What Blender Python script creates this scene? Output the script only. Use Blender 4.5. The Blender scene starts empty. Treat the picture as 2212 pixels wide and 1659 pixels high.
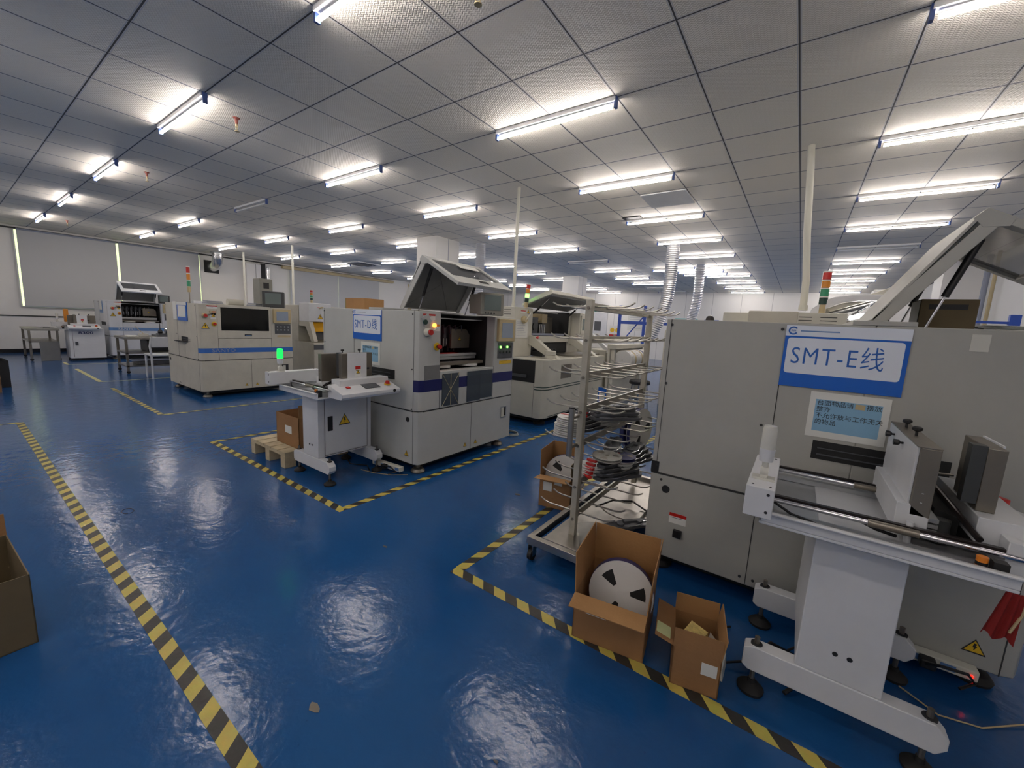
import bpy, bmesh, math, random
from mathutils import Vector, Matrix, Euler
random.seed(7)
PI = math.pi
S = bpy.context.scene
COL = S.collection

# ------------------------------------------------------------------ materials
def nt(name):
    m = bpy.data.materials.new(name); m.use_nodes = True
    t = m.node_tree
    return m, t, t.nodes['Principled BSDF']
def srgb(r, g, b):
    f = lambda c: c/12.92 if c <= .04045 else ((c+.055)/1.055)**2.4
    return (f(r/255), f(g/255), f(b/255), 1)
def mat(name, rgb, rough=.5, metal=0., emit=0., noise=0., nscale=8, bump=0., bscale=60, alpha=1., dirt=0., coat=0.):
    m, t, p = nt(name)
    c = srgb(*rgb)
    p.inputs['Base Color'].default_value = c
    p.inputs['Roughness'].default_value = rough
    p.inputs['Metallic'].default_value = metal
    p.inputs['Alpha'].default_value = alpha
    if coat: p.inputs['Coat Weight'].default_value = coat
    if emit:
        p.inputs['Emission Color'].default_value = c
        p.inputs['Emission Strength'].default_value = emit
    N = t.nodes.new; L = t.links.new
    if noise or bump or dirt:
        tc = N('ShaderNodeTexCoord')
    if noise or dirt:
        n = N('ShaderNodeTexNoise'); n.inputs['Scale'].default_value = nscale
        n.inputs['Detail'].default_value = 5; n.inputs['Roughness'].default_value = .65
        L(tc.outputs['Object'], n.inputs['Vector'])
        r = N('ShaderNodeValToRGB')
        r.color_ramp.elements[0].position = .32; r.color_ramp.elements[1].position = .68
        k = max(noise, dirt)
        r.color_ramp.elements[0].color = tuple(x*(1-k) for x in c[:3])+(1,)
        r.color_ramp.elements[1].color = tuple(min(1, x*(1+k*.5)) for x in c[:3])+(1,)
        L(n.outputs['Fac'], r.inputs['Fac']); L(r.outputs['Color'], p.inputs['Base Color'])
    if bump:
        n2 = N('ShaderNodeTexNoise'); n2.inputs['Scale'].default_value = bscale
        L(tc.outputs['Object'], n2.inputs['Vector'])
        b = N('ShaderNodeBump'); b.inputs['Strength'].default_value = bump; b.inputs['Distance'].default_value = .01
        L(n2.outputs['Fac'], b.inputs['Height']); L(b.outputs['Normal'], p.inputs['Normal'])
    return m
M = {}
M['white'] = mat('white_paint', (214, 215, 217), .38, noise=.05, nscale=5)
M['grey'] = mat('machine_light_grey', (186, 187, 183), .42, noise=.06, nscale=3)
M['greyE'] = mat('machine_warm_grey', (172, 171, 164), .45, noise=.06, nscale=3)
M['beige'] = mat('machine_beige', (196, 191, 176), .45, noise=.10, nscale=4)
M['cream'] = mat('machine_cream', (204, 201, 188), .42, noise=.07, nscale=4)
M['whiteA'] = mat('machine_white', (208, 210, 214), .42, noise=.07, nscale=4)
M['seam'] = mat('panel_gap_dark', (52, 52, 52), .7)
M['black'] = mat('black_plastic', (22, 22, 24), .45)
M['rubber'] = mat('black_rubber', (28, 27, 27), .7)
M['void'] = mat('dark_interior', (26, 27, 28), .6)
M['dgrey'] = mat('dark_grey_panel', (78, 80, 84), .4)
M['mgrey'] = mat('mid_grey_liner', (120, 120, 119), .5, noise=.12, nscale=3)
M['navy'] = mat('navy_stripe', (26, 32, 92), .35)
M['blue'] = mat('blue_stripe', (58, 108, 184), .35)
M['blueA'] = mat('pale_blue_stripe', (98, 136, 186), .35)
M['sblue'] = mat('sign_blue', (24, 98, 196), .25)
M['swhite'] = mat('sign_white', (226, 232, 242), .25)
M['stxt'] = mat('sign_text_blue', (36, 98, 182), .3)
M['pblue'] = mat('paper_blue', (132, 176, 206), .5)
M['paper'] = mat('paper_white', (222, 222, 216), .6, noise=.03)
M['ink'] = mat('ink_dark', (44, 44, 46), .6)
M['inkg'] = mat('ink_grey', (150, 156, 172), .6)
M['steel'] = mat('stainless_steel', (176, 172, 164), .32, 1., noise=.12, nscale=6)
M['steeld'] = mat('brushed_steel_dull', (140, 134, 124), .42, .85, noise=.2, nscale=5)
M['post'] = mat('worn_steel_post', (186, 181, 166), .42, .35, noise=.22, nscale=7)
M['chrome'] = mat('bright_metal', (205, 205, 208), .16, 1.)
M['guard'] = mat('brown_tinted_steel', (132, 125, 114), .36, .6, noise=.12, nscale=3)
M['rail'] = mat('dark_guide_rail', (44, 38, 38), .3, .6)
M['alu'] = mat('aluminium', (186, 188, 190), .35, .7)
M['card'] = mat('cardboard', (152, 112, 72), .8, noise=.12, nscale=5, bump=.15, bscale=90)
M['cardin'] = mat('cardboard_inner', (168, 126, 80), .8, noise=.1, nscale=4, bump=.15, bscale=90)
M['cardd'] = mat('cardboard_dark', (112, 98, 72), .8, noise=.1, nscale=5)
M['wood'] = mat('pallet_wood', (196, 180, 148), .75, noise=.22, nscale=9)
M['yellow'] = mat('yellow', (226, 184, 40), .4)
M['orange'] = mat('orange', (222, 128, 30), .4)
M['red'] = mat('red', (190, 34, 28), .35)
M['rust'] = mat('faded_red_metal', (150, 84, 72), .6)
M['rede'] = mat('red_cloth', (132, 22, 16), .8, noise=.2, nscale=10)
M['green'] = mat('green_lens', (56, 148, 108), .3)
M['dgreen'] = mat('dark_green_lens', (30, 62, 54), .3)
M['redl'] = mat('red_lens', (196, 44, 40), .3)
M['amber'] = mat('amber_lens', (214, 136, 44), .3)
M['glow'] = mat('lit_green_lens', (14, 255, 66), .3, emit=1.1)
M['glowg'] = mat('lit_green_dot', (120, 255, 90), .3, emit=2.0)
M['glowo'] = mat('lit_orange_button', (255, 150, 60), .3, emit=1.6)
M['glowr'] = mat('lit_red_led', (255, 20, 10), .3, emit=2.6)
M['screen'] = mat('crt_screen_off', (110, 122, 120), .12, coat=.5)
M['screenb'] = mat('lcd_screen_grey', (150, 162, 178), .15)
M['tan'] = mat('tan_bezel', (190, 172, 132), .45, noise=.08)
M['crt'] = mat('old_monitor_grey', (142, 140, 130), .5, noise=.05)
M['crtd'] = mat('dark_monitor', (62, 64, 64), .45)
M['yfilm'] = mat('yellow_film', (206, 152, 24), .25)
M['blind'] = mat('roller_blind_grey', (192, 193, 194), .8, bump=.05, bscale=20)
M['day'] = mat('daylight_pane', (236, 250, 190), .4, emit=.5)
M['foil'] = mat('foil_duct', (206, 206, 208), .22, .9, bump=.6, bscale=25)
M['foild'] = mat('ribbed_foil', (226, 226, 228), .3, .7)
M['rack'] = mat('blue_rack_paint', (34, 74, 168), .4)
M['pvc'] = mat('cream_conduit', (216, 214, 200), .35)
M['reelw'] = mat('white_reel', (220, 219, 216), .35)
M['reelb'] = mat('navy_reel', (44, 48, 104), .35)
M['reelc'] = mat('clear_grey_reel', (170, 168, 160), .25, noise=.1)
M['plast'] = mat('translucent_plastic', (206, 205, 196), .2)
M['teal'] = mat('teal_board', (150, 206, 204), .5)
M['skin'] = mat('skin', (196, 150, 124), .6)
M['hair'] = mat('dark_hair', (30, 22, 20), .6)
M['cloth'] = mat('blue_workwear', (80, 104, 150), .8)
M['pouch'] = mat('smoky_plastic_pocket', (74, 84, 96), .15, alpha=.72)
M['glass'] = mat('smoky_glass', (92, 94, 98), .08, alpha=.62)
M['glassd'] = mat('dark_smoky_glass', (22, 23, 25), .07, alpha=.93)
M['glassc'] = mat('clear_tinted_glass', (46, 50, 52), .06, alpha=.35)
M['tile_black'] = mat('black_skirting', (24, 22, 24), .3)
M['soot'] = mat('wire_grey', (150, 155, 150), .5)
def lampmat():
    m, t, p = nt('fluorescent_tube_lit')
    p.inputs['Base Color'].default_value = (.9, .9, .9, 1)
    p.inputs['Emission Color'].default_value = (1, .92, .87, 1)
    p.inputs['Emission Strength'].default_value = 25
    return m
M['tube'] = lampmat()
M['capblue'] = mat('slate_blue_clip', (70, 92, 150), .5)
M['tubeoff'] = mat('fluorescent_tube_unlit', (214, 216, 220), .3)

def floor_mat():
    m, t, p = nt('blue_epoxy_floor'); N = t.nodes.new; L = t.links.new
    tc = N('ShaderNodeTexCoord')
    n = N('ShaderNodeTexNoise'); n.inputs['Scale'].default_value = .9; n.inputs['Detail'].default_value = 6
    L(tc.outputs['Object'], n.inputs['Vector'])
    r = N('ShaderNodeValToRGB'); r.color_ramp.elements[0].position = .3; r.color_ramp.elements[1].position = .75
    r.color_ramp.elements[0].color = srgb(22, 74, 130); r.color_ramp.elements[1].color = srgb(34, 88, 144)
    L(n.outputs['Fac'], r.inputs['Fac'])
    n3 = N('ShaderNodeTexNoise'); n3.inputs['Scale'].default_value = 34; n3.inputs['Detail'].default_value = 3
    L(tc.outputs['Object'], n3.inputs['Vector'])
    mr = N('ShaderNodeMapRange'); mr.inputs['From Min'].default_value = .72; mr.inputs['From Max'].default_value = .8
    L(n3.outputs['Fac'], mr.inputs['Value'])
    mx = N('ShaderNodeMixRGB'); mx.inputs['Color2'].default_value = srgb(20, 60, 116)
    L(mr.outputs['Result'], mx.inputs['Fac']); L(r.outputs['Color'], mx.inputs['Color1'])
    L(mx.outputs['Color'], p.inputs['Base Color'])
    p.inputs['Roughness'].default_value = .15
    p.inputs['IOR'].default_value = 1.5
    b1 = N('ShaderNodeTexNoise'); b1.inputs['Scale'].default_value = 7; b1.inputs['Detail'].default_value = 3; b1.inputs['Distortion'].default_value = .6
    L(tc.outputs['Object'], b1.inputs['Vector'])
    b2 = N('ShaderNodeTexNoise'); b2.inputs['Scale'].default_value = 38; b2.inputs['Detail'].default_value = 4
    L(tc.outputs['Object'], b2.inputs['Vector'])
    ad = N('ShaderNodeMath'); ad.operation = 'MULTIPLY_ADD'; ad.inputs[1].default_value = .28
    L(b2.outputs['Fac'], ad.inputs[0]); L(b1.outputs['Fac'], ad.inputs[2])
    bp = N('ShaderNodeBump'); bp.inputs['Strength'].default_value = .17; bp.inputs['Distance'].default_value = .02
    L(ad.outputs['Value'], bp.inputs['Height']); L(bp.outputs['Normal'], p.inputs['Normal'])
    return m
M['floor'] = floor_mat()
def ceiling_mat():
    m, t, p = nt('embossed_ceiling_tiles'); N = t.nodes.new; L = t.links.new
    def math_(op, a, b=None, c=None):
        x = N('ShaderNodeMath'); x.operation = op
        for i, v in enumerate((a, b, c)):
            if v is None: continue
            if isinstance(v, (int, float)): x.inputs[i].default_value = v
            else: L(v, x.inputs[i])
        return x.outputs[0]
    tc = N('ShaderNodeTexCoord'); sp = N('ShaderNodeSeparateXYZ'); L(tc.outputs['Object'], sp.inputs[0])
    X, Y = sp.outputs[0], sp.outputs[1]
    def edge(v):      # distance to the nearest grid line, in metres
        f = math_('FRACT', math_('DIVIDE', v, .6)); return math_('MULTIPLY', math_('MINIMUM', f, math_('SUBTRACT', 1., f)), .6)
    ex, ey = edge(X), edge(Y)
    d = math_('MINIMUM', ex, ey)
    line = math_('LESS_THAN', d, .0052)
    rim = math_('MULTIPLY', math_('LESS_THAN', d, .013), math_('GREATER_THAN', d, .0075))
    # embossed scallops, turned on every other tile like laid tiles
    w = math_('SINE', math_('MULTIPLY', X, 2*PI/.034))
    row = math_('ADD', math_('DIVIDE', Y, .019), math_('MULTIPLY', w, .36))
    h = math_('POWER', math_('ABSOLUTE', math_('SINE', math_('MULTIPLY', row, PI))), .6)
    cellx = math_('FLOOR', math_('DIVIDE', X, .6)); celly = math_('FLOOR', math_('DIVIDE', Y, .6))
    wn = N('ShaderNodeTexWhiteNoise'); wn.noise_dimensions = '2D'
    cv = N('ShaderNodeCombineXYZ'); L(cellx, cv.inputs[0]); L(celly, cv.inputs[1]); L(cv.outputs[0], wn.inputs['Vector'])
    tone = math_('MULTIPLY_ADD', wn.outputs['Value'], .07, .93)
    c1 = N('ShaderNodeMixRGB'); c1.blend_type = 'MULTIPLY'; c1.inputs['Fac'].default_value = 1
    c1.inputs['Color1'].default_value = srgb(240, 234, 222)
    cc = N('ShaderNodeCombineXYZ'); L(tone, cc.inputs[0]); L(tone, cc.inputs[1]); L(tone, cc.inputs[2])
    L(cc.outputs[0], c1.inputs['Color2'])
    c2 = N('ShaderNodeMixRGB'); c2.inputs['Color2'].default_value = srgb(212, 212, 214); L(rim, c2.inputs['Fac']); L(c1.outputs[0], c2.inputs['Color1'])
    c3 = N('ShaderNodeMixRGB'); c3.inputs['Color2'].default_value = srgb(66, 68, 74); L(line, c3.inputs['Fac']); L(c2.outputs[0], c3.inputs['Color1'])
    L(c3.outputs[0], p.inputs['Base Color'])
    inner = math_('GREATER_THAN', d, .016)
    hh = math_('MULTIPLY', math_('MULTIPLY', h, inner), 1.)
    bp = N('ShaderNodeBump'); bp.inputs['Strength'].default_value = .9; bp.inputs['Distance'].default_value = .003
    L(hh, bp.inputs['Height']); L(bp.outputs['Normal'], p.inputs['Normal'])
    p.inputs['Roughness'].default_value = .62
    return m
M['ceiling'] = ceiling_mat()
def wall_mat(name, rgb, pitch=0):
    m, t, p = nt(name); N = t.nodes.new; L = t.links.new
    tc = N('ShaderNodeTexCoord'); n = N('ShaderNodeTexNoise'); n.inputs['Scale'].default_value = .7; n.inputs['Detail'].default_value = 7
    L(tc.outputs['Object'], n.inputs['Vector'])
    r = N('ShaderNodeValToRGB'); c = srgb(*rgb)
    r.color_ramp.elements[0].position = .35; r.color_ramp.elements[1].position = .7
    r.color_ramp.elements[0].color = tuple(x*.93 for x in c[:3])+(1,); r.color_ramp.elements[1].color = c
    L(n.outputs['Fac'], r.inputs['Fac']); out = r.outputs['Color']
    if pitch:
        sp = N('ShaderNodeSeparateXYZ'); L(tc.outputs['Object'], sp.inputs[0])
        a = N('ShaderNodeMath'); a.operation = 'PINGPONG'; a.inputs[1].default_value = pitch/2; L(sp.outputs[0], a.inputs[0])
        b = N('ShaderNodeMath'); b.operation = 'LESS_THAN'; b.inputs[1].default_value = .006; L(a.outputs[0], b.inputs[0])
        mx = N('ShaderNodeMixRGB'); mx.inputs['Color2'].default_value = srgb(150, 150, 152)
        L(b.outputs[0], mx.inputs['Fac']); L(out, mx.inputs['Color1']); out = mx.outputs['Color']
    L(out, p.inputs['Base Color']); p.inputs['Roughness'].default_value = .6
    return m
M['wall'] = wall_mat('white_plaster_wall', (238, 236, 232))
M['wallp'] = wall_mat('white_sandwich_panel_wall', (236, 235, 232), 1.15)
def tape_mat(name='hazard_tape', yellow=(214, 196, 96), period=.145, slant=.8):
    m, t, p = nt(name); N = t.nodes.new; L = t.links.new
    tc = N('ShaderNodeTexCoord'); sp = N('ShaderNodeSeparateXYZ'); L(tc.outputs['Object'], sp.inputs[0])
    a = N('ShaderNodeMath'); a.operation = 'MULTIPLY_ADD'; a.inputs[1].default_value = slant
    L(sp.outputs[1], a.inputs[0]); L(sp.outputs[0], a.inputs[2])
    d = N('ShaderNodeMath'); d.operation = 'DIVIDE'; d.inputs[1].default_value = period; L(a.outputs[0], d.inputs[0])
    f = N('ShaderNodeMath'); f.operation = 'FRACT'; L(d.outputs[0], f.inputs[0])
    g = N('ShaderNodeMath'); g.operation = 'LESS_THAN'; g.inputs[1].default_value = .5; L(f.outputs[0], g.inputs[0])
    n = N('ShaderNodeTexNoise'); n.inputs['Scale'].default_value = 22; n.inputs['Detail'].default_value = 4; L(tc.outputs['Object'], n.inputs['Vector'])
    mx = N('ShaderNodeMixRGB'); mx.inputs['Color1'].default_value = srgb(58, 56, 52); mx.inputs['Color2'].default_value = srgb(*yellow)
    L(g.outputs[0], mx.inputs['Fac'])
    m2 = N('ShaderNodeMixRGB'); m2.blend_type = 'MULTIPLY'; m2.inputs['Fac'].default_value = .35
    L(mx.outputs[0], m2.inputs['Color1']); L(n.outputs['Color'], m2.inputs['Color2'])
    L(m2.outputs[0], p.inputs['Base Color']); p.inputs['Roughness'].default_value = .38
    b = N('ShaderNodeBump'); b.inputs['Strength'].default_value = .3; b.inputs['Distance'].default_value = .01
    L(n.outputs['Fac'], b.inputs['Height']); L(b.outputs[0], p.inputs['Normal'])
    return m
M['tape'] = tape_mat()
M['tapey'] = mat('plain_yellow_tape', (206, 196, 132), .4, noise=.1)

# ------------------------------------------------------------------ mesh helpers
class MB:
    def __init__(s): s.bm = bmesh.new(); s.T = None
    def _v(s, pts): return [s.bm.verts.new(Vector(p) if s.T is None else s.T @ Vector(p)) for p in pts]
    def _f(s, vs):
        try: s.bm.faces.new(vs)
        except ValueError: pass
    def box(s, x0, x1, y0, y1, z0, z1, R=None, c=None):
        P = [(x, y, z) for z in (z0, z1) for y in (y0, y1) for x in (x0, x1)]
        if R is not None:
            c = Vector(c) if c else Vector(((x0+x1)/2, (y0+y1)/2, (z0+z1)/2)); Rm = Euler(R).to_matrix()
            P = [c+Rm @ (Vector(p)-c) for p in P]
        v = s._v(P)
        for q in ((0, 2, 3, 1), (4, 5, 7, 6), (0, 1, 5, 4), (2, 6, 7, 3), (0, 4, 6, 2), (1, 3, 7, 5)): s._f([v[i] for i in q])
        return s
    def prism(s, pts, axis, a, b):     # pts in the two other axes (xz for 'y', yz for 'x', xy for 'z')
        k = {'x': lambda p, t: (t, p[0], p[1]), 'y': lambda p, t: (p[0], t, p[1]), 'z': lambda p, t: (p[0], p[1], t)}[axis]
        A = s._v([k(p, a) for p in pts]); B = s._v([k(p, b) for p in pts]); n = len(pts)
        s._f(A); s._f(B[::-1])
        for i in range(n): s._f([A[i], B[i], B[(i+1) % n], A[(i+1) % n]])
        return s
    def cyl(s, p0, p1, r, n=12, r2=None, cap=True):
        p0, p1 = Vector(p0), Vector(p1); r2 = r if r2 is None else r2
        d = (p1-p0).normalized(); u = d.orthogonal().normalized(); w = d.cross(u)
        A = s._v([p0+r*(math.cos(2*PI*i/n)*u+math.sin(2*PI*i/n)*w) for i in range(n)])
        B = s._v([p1+r2*(math.cos(2*PI*i/n)*u+math.sin(2*PI*i/n)*w) for i in range(n)])
        if cap: s._f(A[::-1]); s._f(B)
        for i in range(n): s._f([A[i], A[(i+1) % n], B[(i+1) % n], B[i]])
        return s
    def tube(s, pts, r, n=8):
        pts = [Vector(p) for p in pts]; rings = []
        u = (pts[1]-pts[0]).normalized().orthogonal().normalized()
        for i, p in enumerate(pts):
            d = (pts[min(i+1, len(pts)-1)]-pts[max(i-1, 0)]).normalized()
            u = (u-u.dot(d)*d).normalized(); w = d.cross(u)
            rr = r[i] if isinstance(r, (list, tuple)) else r
            rings.append(s._v([p+rr*(math.cos(2*PI*k/n)*u+math.sin(2*PI*k/n)*w) for k in range(n)]))
        for a, b in zip(rings, rings[1:]):
            for k in range(n): s._f([a[k], a[(k+1) % n], b[(k+1) % n], b[k]])
        s._f(rings[0][::-1]); s._f(rings[-1])
        return s
    def lathe(s, prof, c=(0, 0, 0), n=20, axis='z'):
        c = Vector(c); rings = []
        for r, h in prof:
            ring = []
            for i in range(n):
                a = 2*PI*i/n; x, y = r*math.cos(a), r*math.sin(a)
                ring.append(c+Vector({'z': (x, y, h), 'x': (h, x, y), 'y': (x, h, y)}[axis]))
            rings.append(s._v(ring))
        for a, b in zip(rings, rings[1:]):
            for k in range(n): s._f([a[k], a[(k+1) % n], b[(k+1) % n], b[k]])
        s._f(rings[0][::-1]); s._f(rings[-1])
        return s
    def quad(s, a, b, c, d): s._f(s._v([a, b, c, d])); return s
    def build(s, name, m, parent=None, bevel=0, smooth=True, kind=None, label=None, loc=None, rot=None):
        bmesh.ops.recalc_face_normals(s.bm, faces=s.bm.faces)
        me = bpy.data.meshes.new(name); s.bm.to_mesh(me); s.bm.free()
        me.materials.append(M[m] if isinstance(m, str) else m)
        if smooth:
            for p in me.polygons: p.use_smooth = True
            me.set_sharp_from_angle(angle=.6)
        o = bpy.data.objects.new(name, me); COL.objects.link(o)
        if parent: o.parent = parent
        if loc: o.location = loc
        if rot: o.rotation_euler = rot
        if bevel:
            b = o.modifiers.new('bevel', 'BEVEL'); b.width = bevel; b.segments = 2; b.limit_method = 'ANGLE'; b.angle_limit = .7
            b.harden_normals = True
        if kind: o['kind'] = kind
        if label: o['label'] = label
        return o
def thing(name, label, cat, loc=(0, 0, 0), rz=0, group=None):
    o = bpy.data.objects.new(name, None); COL.objects.link(o); o.location = loc; o.rotation_euler = (0, 0, rz)
    o.empty_display_size = .1
    return tag(o, label, cat, group)
def tag(o, label, cat, group=None):
    o['label'] = label; o['category'] = cat
    if group: o['group'] = group
    return o
def struct(o): o['kind'] = 'structure'; return o
def BX(name, m, parent, x0, x1, y0, y1, z0, z1, bevel=0, R=None, label=None):
    return MB().box(x0, x1, y0, y1, z0, z1, R).build(name, m, parent, bevel, label=label)
DG = None
def text(body, size, m, parent, loc, rot, name='lettering', off=0., align='CENTER', space=1., sx=1., extr=.0006):
    cu = bpy.data.curves.new(name, 'FONT'); cu.body = body; cu.size = size; cu.align_x = align; cu.align_y = 'CENTER'
    cu.offset = off; cu.space_character = space; cu.extrude = extr; cu.resolution_u = 3; cu.space_line = 1.0
    tmp = bpy.data.objects.new('tmp', cu); COL.objects.link(tmp)
    dg = bpy.context.evaluated_depsgraph_get(); dg.update()
    me = bpy.data.meshes.new_from_object(tmp.evaluated_get(dg)); me.name = name
    bpy.data.objects.remove(tmp); bpy.data.curves.remove(cu)
    me.materials.clear(); me.materials.append(M[m])
    o = bpy.data.objects.new(name, me); COL.objects.link(o); o.parent = parent; o.location = loc; o.rotation_euler = rot; o.scale = (sx, 1, 1)
    return o
RY = (PI/2, 0, 0)          # faces -y
RX = (PI/2, 0, PI/2)       # faces +x
def copy_tree(o, parent=None):
    c = o.copy(); COL.objects.link(c); c.parent = parent
    for ch in list(o.children): copy_tree(ch, c)
    return c
def triangle_sticker(parent, c, s, facing, name='warning_sticker'):
    """yellow triangle with a black bolt, facing +x or -y, centre c"""
    def P(u, v, d):
        return (c[0]+d, c[1]+u, c[2]+v) if facing == 'x' else (c[0]+u, c[1]-d, c[2]+v)
    def tri(k, d, nm, m, par, pts=((-.5, -.42), (.5, -.42), (0, .46))):
        b = MB(); A = b._v([P(u*s*k, v*s*k, d) for u, v in pts]); b._f(A); A2 = b._v([P(u*s*k, v*s*k, d-.0008) for u, v in pts]); b._f(A2[::-1])
        for i in range(len(pts)): b._f([A[i], A[(i+1) % len(pts)], A2[(i+1) % len(pts)], A2[i]])
        return b.build(nm, m, par, smooth=False)
    r = tri(1, .001, name, 'ink', parent)
    tri(.8, .0018, 'yellow_field', 'yellow', r)
    tri(.5, .0026, 'bolt_mark', 'ink', r, pts=((-.08, .4), (.16, .36), (.06, .05), (.2, .02), (-.06, -.5), (-.02, -.12), (-.16, -.1)))
    return r

# ------------------------------------------------------------------ camera
F, YAW, PITCH, ROLL = 870.575829, -0.612245478, -0.147527883, 0.0507747349
cam = bpy.data.cameras.new('camera'); co = bpy.data.objects.new('camera', cam); COL.objects.link(co)
cam.sensor_fit = 'HORIZONTAL'; cam.sensor_width = 36; cam.lens = F/2212*36; cam.clip_start = .05; cam.clip_end = 200
fwd = Vector((math.sin(YAW)*math.cos(PITCH), math.cos(YAW)*math.cos(PITCH), math.sin(PITCH)))
right = Vector((math.cos(YAW), -math.sin(YAW), 0)); up = right.cross(fwd)
r2 = right*math.cos(ROLL)+up*math.sin(ROLL); u2 = -right*math.sin(ROLL)+up*math.cos(ROLL)
mx = Matrix.Identity(4)
for i in range(3): mx[i][0] = r2[i]; mx[i][1] = u2[i]; mx[i][2] = -fwd[i]
mx[0][3], mx[1][3], mx[2][3] = 0, 0, 1.38
co.matrix_world = mx
S.camera = co

# ------------------------------------------------------------------ room
XL, XR, YN, YF, H = -16.5, 2.95, -6.2, 20.4, 3.215
GX, GY = -3.84037, 2.70107     # a node of the ceiling grid
struct(MB().box(XL-.2, XR+.2, YN-.2, YF+.2, -.1, 0).build('floor', 'floor'))
c = MB().box(XL-.2-GX, XR+.2-GX, YN-.2-GY, YF+.2-GY, 0, .1).build('ceiling', 'ceiling', loc=(GX, GY, H)); struct(c)
struct(MB().box(XL-.2, XL, YN-.2, YF+.2, 0, H).build('wall_left', 'wall'))
struct(MB().box(XR, XR+.2, YN-.2, YF+.2, 0, H).build('wall_right', 'wallp'))
struct(MB().box(XL, XR, YF, YF+.2, 0, H).build('wall_far', 'wallp'))
struct(MB().box(XL, XR, YN-.2, YN, 0, H).build('wall_near', 'wall'))
struct(MB().box(XL, XL+.012, YN, 2.4, 0, .1).build('baseboard_left', 'tile_black'))
struct(MB().box(XL, XL+.02, YN, 2.6, .945, .97).build('trim_1', 'seam'))
struct(MB().box(XL, XL+.05, YN, 13.0, 3.13, 3.165).build('trim_2', 'seam'))
struct(MB().box(XL, XL+.16, 7.75, 12.9, 3.03, 3.14).build('trim_3', 'tan'))
struct(MB().box(XL, XL+.05, 13.9, 14.1, 0, 3.1).build('trim_4', 'tan'))
# square columns
for i, (x0, x1, y0, y1) in enumerate([(-7.42, -6.78, 6.5, 7.22), (-7.42, -6.78, 13.5, 14.2)]):
    cc = thing('column', ['white square column rising behind the open-lidded machine', 'white square column farther back with two emergency lamps'][i], 'column', ((x0+x1)/2, (y0+y1)/2, 0))
    w, d = (x1-x0)/2, (y1-y0)/2
    BX('shaft', 'wall', cc, -w, w, -d, d, 0, H)
    BX('corner_strip', 'inkg', cc, w, w+.004, .0, .012, 0, H)
o = MB().box(2.35, XR, 12.75, 13.5, 0, H).build('column', 'wall'); tag(o, 'white pilaster on the right wall beside grey pipes', 'column')
for j, (yy, rr, mm, lb) in enumerate([(12.2, .045, 'inkg', 'thick grey vertical pipe on the right wall'), (11.75, .03, 'tan', 'thin tan vertical pipe on the right wall')]):
    tag(MB().cyl((2.86, yy, 0), (2.86, yy, H), rr, 10).build('wall_pipe', mm), lb, 'pipe')
tag(MB().box(2.35, 2.40, 13.5, 17.5, 2.84, 2.9).build('cable_tray', 'seam'), 'dark cable tray running high along the right wall', 'tray')
# emergency lamp on second column
el = thing('emergency_light', 'twin-head emergency lamp on the farther white column', 'light', (-6.78, 13.75, 2.35))
BX('housing', 'white', el, 0, .06, -.14, .14, -.14, .06, .01)
for s in (-1, 1): MB().cyl((.05, s*.08, .12), (.16, s*.12, .1), .05, 12).build('lamp_head', 'alu', el)
# windows with blinds on left wall
for i, (y0, y1, z0, z1) in enumerate([(1.27, 5.16, 1.20, 3.12), (8.08, 12.08, 1.22, 3.02)]):
    w = MB().box(XL+.001, XL+.03, y0, y1, z0, z1).build('window_%d' % (i+1), 'day'); struct(w)
    f = MB()
    for yy in (y0, (y0+y1)/2, y1): f.box(XL, XL+.045, yy-.012, yy+.012, z0, z1)
    for zz in (z0, z1): f.box(XL, XL+.045, y0, y1, zz-.012, zz+.012)
    struct(f.build('window_frame', 'white', w))
for y0, y1, z0, z1, lb in [(1.32, 3.145, 1.225, 3.13, 'wide grey roller blind over the leftmost window'), (3.20, 5.125, 1.225, 3.13, 'grey roller blind right of the wide leftmost one'),
                       (8.05, 10.06, 1.2, 3.05, 'grey roller blind past the silver duct, nearer of two'), (10.075, 12.12, 1.2, 3.05, 'pale roller blind at the far end of the left wall')]:
    t = thing('roller_blind', lb, 'blind', (XL+.07, y0, 0), group=None)
    BX('fabric', 'blind', t, 0, .006, 0, y1-y0, z0, z1)
    MB().cyl((0, 0, z1), (0, y1-y0, z1), .025, 10).build('roller', 'inkg', t)
    BX('bottom_bar', 'inkg', t, -.005, .012, 0, y1-y0, z0-.02, z0)
# wall boards left of the trunk
for y0, y1, lb in [(6.48, 6.78, 'tall white boxed pipe cover on the left wall, nearer'), (6.80, 6.96, 'narrow white boxed pipe cover beside the cable trunk')]:
    tag(MB().box(XL+.055, XL+.19, y0, y1, 0, 3.05).build('pipe_cover', 'wall', bevel=.005), lb, 'pipe cover')
tr = thing('wall_trunking', 'black vertical cable trunk with foil-wrapped pipe on the left wall', 'trunk', (XL+.14, 7.06, 0))
BX('trunk', 'void', tr, -.08, .04, -.08, .06, 0, 3.1)
MB().tube([(.06, .13, 1.2+i*.1+0) for i in range(19)], [.05+.012*(i % 2) for i in range(19)], 10).build('foil_pipe', 'foil', tr)
# silver elbow duct from wall to ceiling
d = thing('exhaust_duct', 'silver elbow duct between the left wall and ceiling', 'duct', (XL, 5.5, 2.78))
pts = [(0, 0, 0), (.2, 0, .0), (.36, 0, .04), (.48, 0, .14), (.52, 0, .3), (.52, 0, .45)]
MB().tube(pts, .15, 20).build('elbow', 'foil', d)
BX('wall_opening', 'void', d, .001, .02, -.22, .2, -.2, .2)
MB().cyl((.52, 0, .41), (.52, 0, .434), .2, 20).build('ceiling_collar', 'alu', d)
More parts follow.
